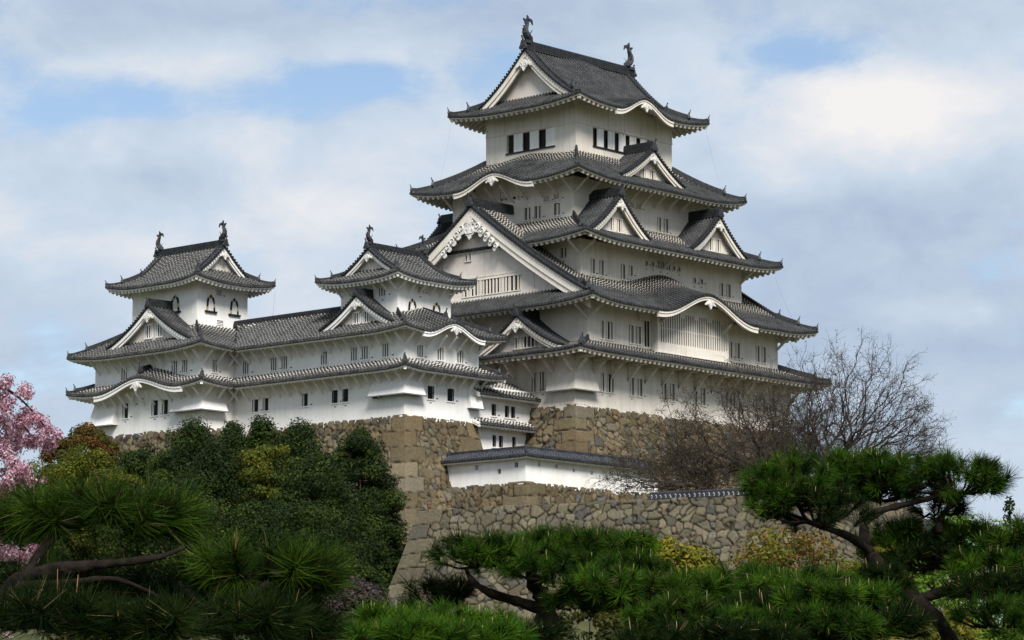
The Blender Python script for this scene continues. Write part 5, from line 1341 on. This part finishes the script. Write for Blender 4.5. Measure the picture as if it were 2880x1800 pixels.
# ------------------------------------------------------------------ foreground pines
def pine_pad(name, parent, px, py, rxp, rzp, dist, seed, ry=None, nl=.115, w=.0034, dens=1.0, candles=.35, pal=None, droop=0.0, nper=150, ccol=(.36, .25, .13)):
    rng = np.random.default_rng(seed); c = np.array(spot(px, py, dist)); k = dist/FPX*(1.0 if dist < 12 else 1.13); rx, rz = rxp*k, rzp*k*(1.0 if dist < 12 else 1.1); ry = ry or rx*.75
    rx = max(.05, rx-nl*.55); ry = max(.05, ry-nl*.55); rz = max(.03, rz-nl*.45)
    ns = int(dens*2.6*(rx*ry)/(.085**2))+10
    ang = rng.random(ns)*2*np.pi; rad_ = np.sqrt(rng.random(ns))
    X = np.cos(ang)*rad_; Y = np.sin(ang)*rad_; top = np.sqrt(np.clip(1-rad_**2, 0, 1)); lay = rng.random(ns)
    Zz = np.where(lay < .62, top, top*(rng.random(ns)*1.5-.75)); Zz = Zz+.22*np.sin(X*5+seed)*np.cos(Y*4+seed*2)
    R = np.array(RV); Hh = np.array(HV); U = np.array([0, 0, 1.])
    P = c+X[:, None]*rx*R+Y[:, None]*ry*Hh+Zz[:, None]*rz*U
    axd = (X*.95)[:, None]*R+(Y*.95)[:, None]*Hh+(.55+.75*np.clip(Zz, -.4, 1))[:, None]*U+rng.normal(size=(ns, 3))*.22
    axd /= np.linalg.norm(axd, axis=1, keepdims=True)
    m = ns*nper; A = np.repeat(axd, nper, 0); B = np.repeat(P, nper, 0)
    r = rng.normal(size=(m, 3)); r -= A*(r*A).sum(1, keepdims=True); r /= np.linalg.norm(r, axis=1, keepdims=True)
    th = np.radians(14+62*rng.random(m)**.8); D = A*np.cos(th)[:, None]+r*np.sin(th)[:, None]; D[:, 2] -= droop
    D /= np.linalg.norm(D, axis=1, keepdims=True)
    base = B+A*((rng.random(m)-.65)*nl*.75)[:, None]; ln = (nl*(.72+.42*rng.random(m))*np.repeat(.62+.55*rng.random(ns), nper))[:, None]
    side = np.cross(D, rng.normal(size=(m, 3))); side /= np.linalg.norm(side, axis=1, keepdims=True); side *= w/2
    tip = base+D*ln; tip[:, 2] -= ln[:, 0]*.06
    V = np.stack([base-side, base+side, tip+side*.35, tip-side*.35], 1).reshape(-1, 3)
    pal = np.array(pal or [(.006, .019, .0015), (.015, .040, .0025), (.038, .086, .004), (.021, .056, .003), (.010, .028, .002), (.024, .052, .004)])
    tone = rng.integers(0, len(pal), ns); col = pal[np.repeat(tone, nper)]*(.7+.6*rng.random(m))[:, None]
    col[rng.random(m) < .025] = (.13, .10, .045)
    o = npmesh('foliage_pad', V, np.arange(4*m).reshape(m, 4), 'needle', parent, np.repeat(col, 4, 0))
    mb = MB(); any_ = False      # upright candles and the twigs inside the pad
    for i in range(ns):
        if lay[i] < .62 and rng.random() < candles and Zz[i] > .35:
            h = nl*(.25+.8*rng.random()**1.5); p = Vector(P[i]); d = Vector(axd[i])*.25+ZV; d.normalize()
            mb.tube([p, p+d*h*.6, p+d*h], [w*.95, w*.85, w*.3], 5); any_ = True
    cm = 'candle' if ccol[0] > .3 else 'cone'
    if any_ and len(mb.v) > 25*18: mb.build('new_shoots', cm, o, smooth=True)
    elif any_:
        for q in range(len(mb.v)//15):
            m1 = MB(); m1.v = mb.v[q*15:q*15+15]; m1.uv = mb.uv[q*15:q*15+15]
            fs = [(f, mm) for f, mm in zip(mb.f, mb.m) if q*15 <= f[0] < q*15+15]; m1.f = [tuple(k-q*15 for k in f) for f, _ in fs]; m1.m = [mm for _, mm in fs]
            m1.build('new_shoot', cm, o, smooth=True)
    mb = MB()
    for i in range(0, ns, 2):
        q = Vector(c)+Vector(R)*(X[i]*rx*.35)+Vector(Hh)*(Y[i]*ry*.35)-ZV*rz*.45; mb.tube([q, (q+Vector(P[i]))/2-ZV*.02, Vector(P[i])], [.009, .007, .005], 4)
    mb.build('twigs', 'bark', o)
    return o
M['candle'] = plain('pale_shoot', (.16, .12, .055), (.27, .21, .11), 30)
M['cone'] = plain('brown_bud', (.16, .075, .03), (.28, .14, .06), 40)
def limb(parent, pts, r0, r1, name='branch', n=8):
    P = [spot(*p) for p in pts]; fine = []; rg = random.Random(len(pts)*7+int(pts[0][0]))
    for i in range(len(P)-1):
        p0 = P[max(i-1, 0)]; p1 = P[i]; p2 = P[i+1]; p3 = P[min(i+2, len(P)-1)]
        for k in range(5):
            t = k/5; fine.append(.5*((2*p1)+(p2-p0)*t+(2*p0-5*p1+4*p2-p3)*t*t+(3*p1-p0-3*p2+p3)*t**3))
    fine.append(P[-1]); m = len(fine)
    rr = [(r0+(r1-r0)*i/(m-1))*.72*rg.uniform(.78, 1.25) for i in range(m)]
    mb = MB(); mb.tube(fine, rr, 10); return mb.build(name, 'bark', parent, smooth=True)
def pine(label, loc, limbs, pads, seed, **kw):
    p = spot(*loc); T = thing('pine_tree', label, 'pine', (p.x, p.y, 0), None)
    for i, (pts, r0, r1) in enumerate(limbs): limb(T, pts, r0, r1, 'trunk' if i == 0 else 'branch')
    for i, pd in enumerate(pads):
        d = dict(kw); d.update(pd[5] if len(pd) > 5 else {})
        pine_pad('foliage_pad', T, *pd[:5], seed+i, **d)
    return T
SHADED = [(.004, .010, .0015), (.006, .014, .002), (.010, .021, .0025)]  # darker needle greens: shade of the lower pads put into their colour
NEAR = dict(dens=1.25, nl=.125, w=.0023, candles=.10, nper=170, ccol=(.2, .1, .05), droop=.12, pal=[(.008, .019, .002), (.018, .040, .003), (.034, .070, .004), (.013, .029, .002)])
pine('near pine at the left with long drooping needles and a thick forked branch', (-60, 1900, 10.0),
     [([(-90, 2500, 10.2), (-70, 1900, 10.1), (-10, 1730, 10), (60, 1635, 9.95), (150, 1606, 9.9), (270, 1590, 9.9), (430, 1570, 9.9), (520, 1540, 10.0)], .070, .006),
      ([(70, 1632, 9.95), (110, 1560, 10), (170, 1500, 10.05), (260, 1470, 10.1)], .030, .008), ([(40, 1650, 9.95), (180, 1640, 9.8), (330, 1630, 9.8), (470, 1690, 9.8)], .022, .005)],
     [(275, 1455, 285, 85, 10.1), (50, 1470, 150, 80, 10.2), (470, 1480, 130, 60, 10.2), (150, 1745, 270, 75, 9.7, dict(pal=SHADED)), (430, 1770, 230, 65, 9.7, dict(pal=SHADED)), (330, 1660, 200, 55, 10.4, dict(pal=SHADED)), (120, 1660, 150, 50, 10.5, dict(pal=SHADED))], 100, **NEAR)
pine('near pine beside the bottom left with one lit round pad of needles', (650, 2000, 10.6),
     [([(660, 2500, 10.8), (650, 1900, 10.7), (640, 1770, 10.6), (690, 1690, 10.6), (760, 1640, 10.6)], .05, .018), ([(645, 1780, 10.6), (560, 1700, 10.5), (500, 1640, 10.5)], .025, .012)],
     [(730, 1600, 235, 75, 10.6), (560, 1640, 120, 55, 10.7, dict(pal=SHADED)), (880, 1640, 100, 55, 10.6), (690, 1760, 240, 65, 10.3, dict(pal=SHADED)), (860, 1780, 150, 50, 10.6, dict(pal=SHADED))], 120, **NEAR)
MID = dict(nl=.096, w=.0033, dens=1.55, candles=.36, nper=130)
pine('spreading pine in the middle foreground with a thick dark upright trunk', (1545, 1900, 19.0),
     [([(1560, 2450, 19), (1548, 1900, 19), (1540, 1780, 19), (1530, 1690, 19), (1500, 1640, 19), (1490, 1600, 19)], .135, .04),
      ([(1530, 1715, 19), (1450, 1690, 18.9), (1380, 1668, 18.8), (1330, 1635, 18.8), (1310, 1600, 18.8)], .05, .018), ([(1535, 1700, 19), (1600, 1660, 19), (1690, 1640, 19)], .04, .015)],
     [(1385, 1572, 175, 55, 18.8), (1560, 1612, 150, 48, 18.7), (1660, 1545, 190, 42, 19.6), (1530, 1540, 110, 35, 19.5), (1240, 1690, 125, 48, 19.0, dict(pal=SHADED)), (1760, 1612, 130, 42, 19.3)], 140, **MID)
pine('low broad pine in the right foreground with many pale upright shoots', (1900, 1900, 17.5),
     [([(1910, 2450, 17.5), (1900, 1900, 17.5), (1860, 1790, 17.5), (1800, 1730, 17.4)], .09, .03), ([(1880, 1830, 17.5), (2050, 1760, 17.5), (2250, 1720, 17.5), (2420, 1730, 17.5)], .05, .02)],
     [(1720, 1672, 160, 58, 17.4), (1890, 1684, 170, 56, 17.6), (1930, 1755, 190, 60, 16.8), (2100, 1664, 180, 54, 18.2), (2270, 1676, 190, 56, 17.8), (2420, 1715, 150, 55, 17.2), (2180, 1740, 170, 55, 17.3, dict(pal=SHADED)), (2330, 1700, 150, 50, 17.0), (1640, 1700, 120, 45, 17.4, dict(pal=SHADED)), (2300, 1775, 200, 50, 16.8), (2480, 1770, 150, 45, 16.9, dict(pal=SHADED)), (2000, 1810, 260, 45, 16.6, dict(pal=SHADED))], 160, **MID)
pine('small bright pine pad low at the bottom left of the middle trunk', (1200, 1900, 16.0),
     [([(1210, 2450, 16), (1205, 1900, 16), (1200, 1800, 16)], .06, .03)],
     [(1090, 1772, 130, 48, 15.8), (1240, 1765, 150, 50, 16.0), (1380, 1785, 120, 42, 16.2), (1160, 1800, 170, 40, 15.2), (1330, 1805, 170, 40, 15.4), (1470, 1800, 110, 40, 16.4, dict(pal=SHADED))], 180, **dict(MID, pal=[(.018, .050, .003), (.030, .074, .004), (.042, .094, .005)]))
pine('tall pine at the right with a crooked trunk and flat layered pads above the wall', (2700, 1900, 19.0),
     [([(2760, 2450, 19), (2720, 1950, 19), (2650, 1760, 19), (2570, 1685, 19), (2490, 1610, 19), (2440, 1545, 19), (2432, 1480, 19), (2470, 1440, 19), (2560, 1415, 19), (2680, 1385, 19)], .085, .022),
      ([(2450, 1555, 19), (2390, 1510, 18.9), (2300, 1478, 18.8), (2200, 1440, 18.8)], .04, .016), ([(2575, 1690, 19), (2680, 1655, 19), (2790, 1625, 18.9), (2950, 1600, 18.9)], .045, .025), ([(2640, 1500, 19.1), (2650, 1450, 19.1), (2700, 1400, 19)], .035, .015)],
     [(2235, 1385, 150, 85, 18.8), (2300, 1445, 150, 60, 18.7, dict(pal=SHADED)), (2180, 1430, 90, 60, 18.7), (2370, 1345, 150, 60, 19.2), (2520, 1355, 150, 66, 19.2), (2450, 1390, 150, 50, 19.4), (2690, 1362, 150, 66, 19.0), (2780, 1375, 60, 30, 19.0), (2630, 1425, 85, 52, 19.2, dict(pal=SHADED)),
      (2560, 1540, 160, 64, 19.4), (2700, 1548, 150, 62, 19.3), (2620, 1585, 150, 45, 19.2, dict(pal=SHADED)), (2850, 1560, 110, 75, 19.0), (2800, 1665, 160, 42, 18.6, dict(pal=SHADED)), (2820, 1745, 140, 50, 18.2), (2780, 1610, 130, 50, 18.8), (2480, 1640, 90, 40, 18.8, dict(pal=SHADED))], 200, **MID)

# ------------------------------------------------------------------ pink cherry at the left edge
def cherry():
    p = spot(-420, 1900, 24); T = thing('cherry_tree', 'weeping cherry tree in pink blossom at the left edge', 'cherry tree', (p.x, p.y, 0)); rng = random.Random(5)
    limb(T, [(-420, 2600, 24), (-400, 1700, 24), (-360, 1350, 24), (-260, 1150, 24)], .16, .07, 'trunk')
    runs = [[(-260, 1150, 24), (-120, 1085, 23.8), (0, 1090, 23.7), (60, 1125, 23.6), (110, 1180, 23.6), (150, 1228, 23.6)],
            [(-260, 1150, 24), (-130, 1130, 24), (-20, 1130, 24), (40, 1170, 24), (80, 1215, 24), (105, 1240, 24)],
            [(-300, 1230, 24), (-120, 1250, 23.5), (0, 1270, 23.4), (45, 1310, 23.4), (75, 1360, 23.4)],
            [(-300, 1280, 24), (-120, 1300, 23.8), (-10, 1330, 23.7), (30, 1380, 23.7)],
            [(-300, 1180, 24), (-90, 1165, 24.3), (10, 1190, 24.2), (45, 1230, 24.2)],
            [(-320, 1480, 24), (-100, 1520, 24), (60, 1545, 24), (110, 1560, 24)], [(-320, 1560, 24), (-100, 1640, 24), (-20, 1680, 24), (0, 1700, 24)], [(-320, 1700, 24), (-40, 1740, 24), (20, 1770, 24)]]
    cs, rs = [], []
    for k, run in enumerate(runs):
        limb(T, run, .022, .006, 'branch', 6)
        for (a, b) in zip(run[1:], run[2:]):
            L_ = max(3, int(math.hypot(b[0]-a[0], b[1]-a[1])/9))
            for i in range(L_):
                f = i/L_; w = 1 if k < 5 else .45
                q = spot(a[0]+(b[0]-a[0])*f+rng.gauss(0, 16*w), a[1]+(b[1]-a[1])*f+rng.gauss(20*w, 24*w), a[2]+rng.uniform(-.2, .2)); cs.append(q); rs.append(rng.uniform(.03, .085))
    crown('blossom', T, cs, rs, 30000, .0175, [(.38, .16, .22), (.47, .24, .30), (.56, .35, .40), (.29, .11, .16), (.62, .46, .49), (.42, .20, .26)], 77, asp=1.1, up=.2, material='petal', shell=.3)
cherry()
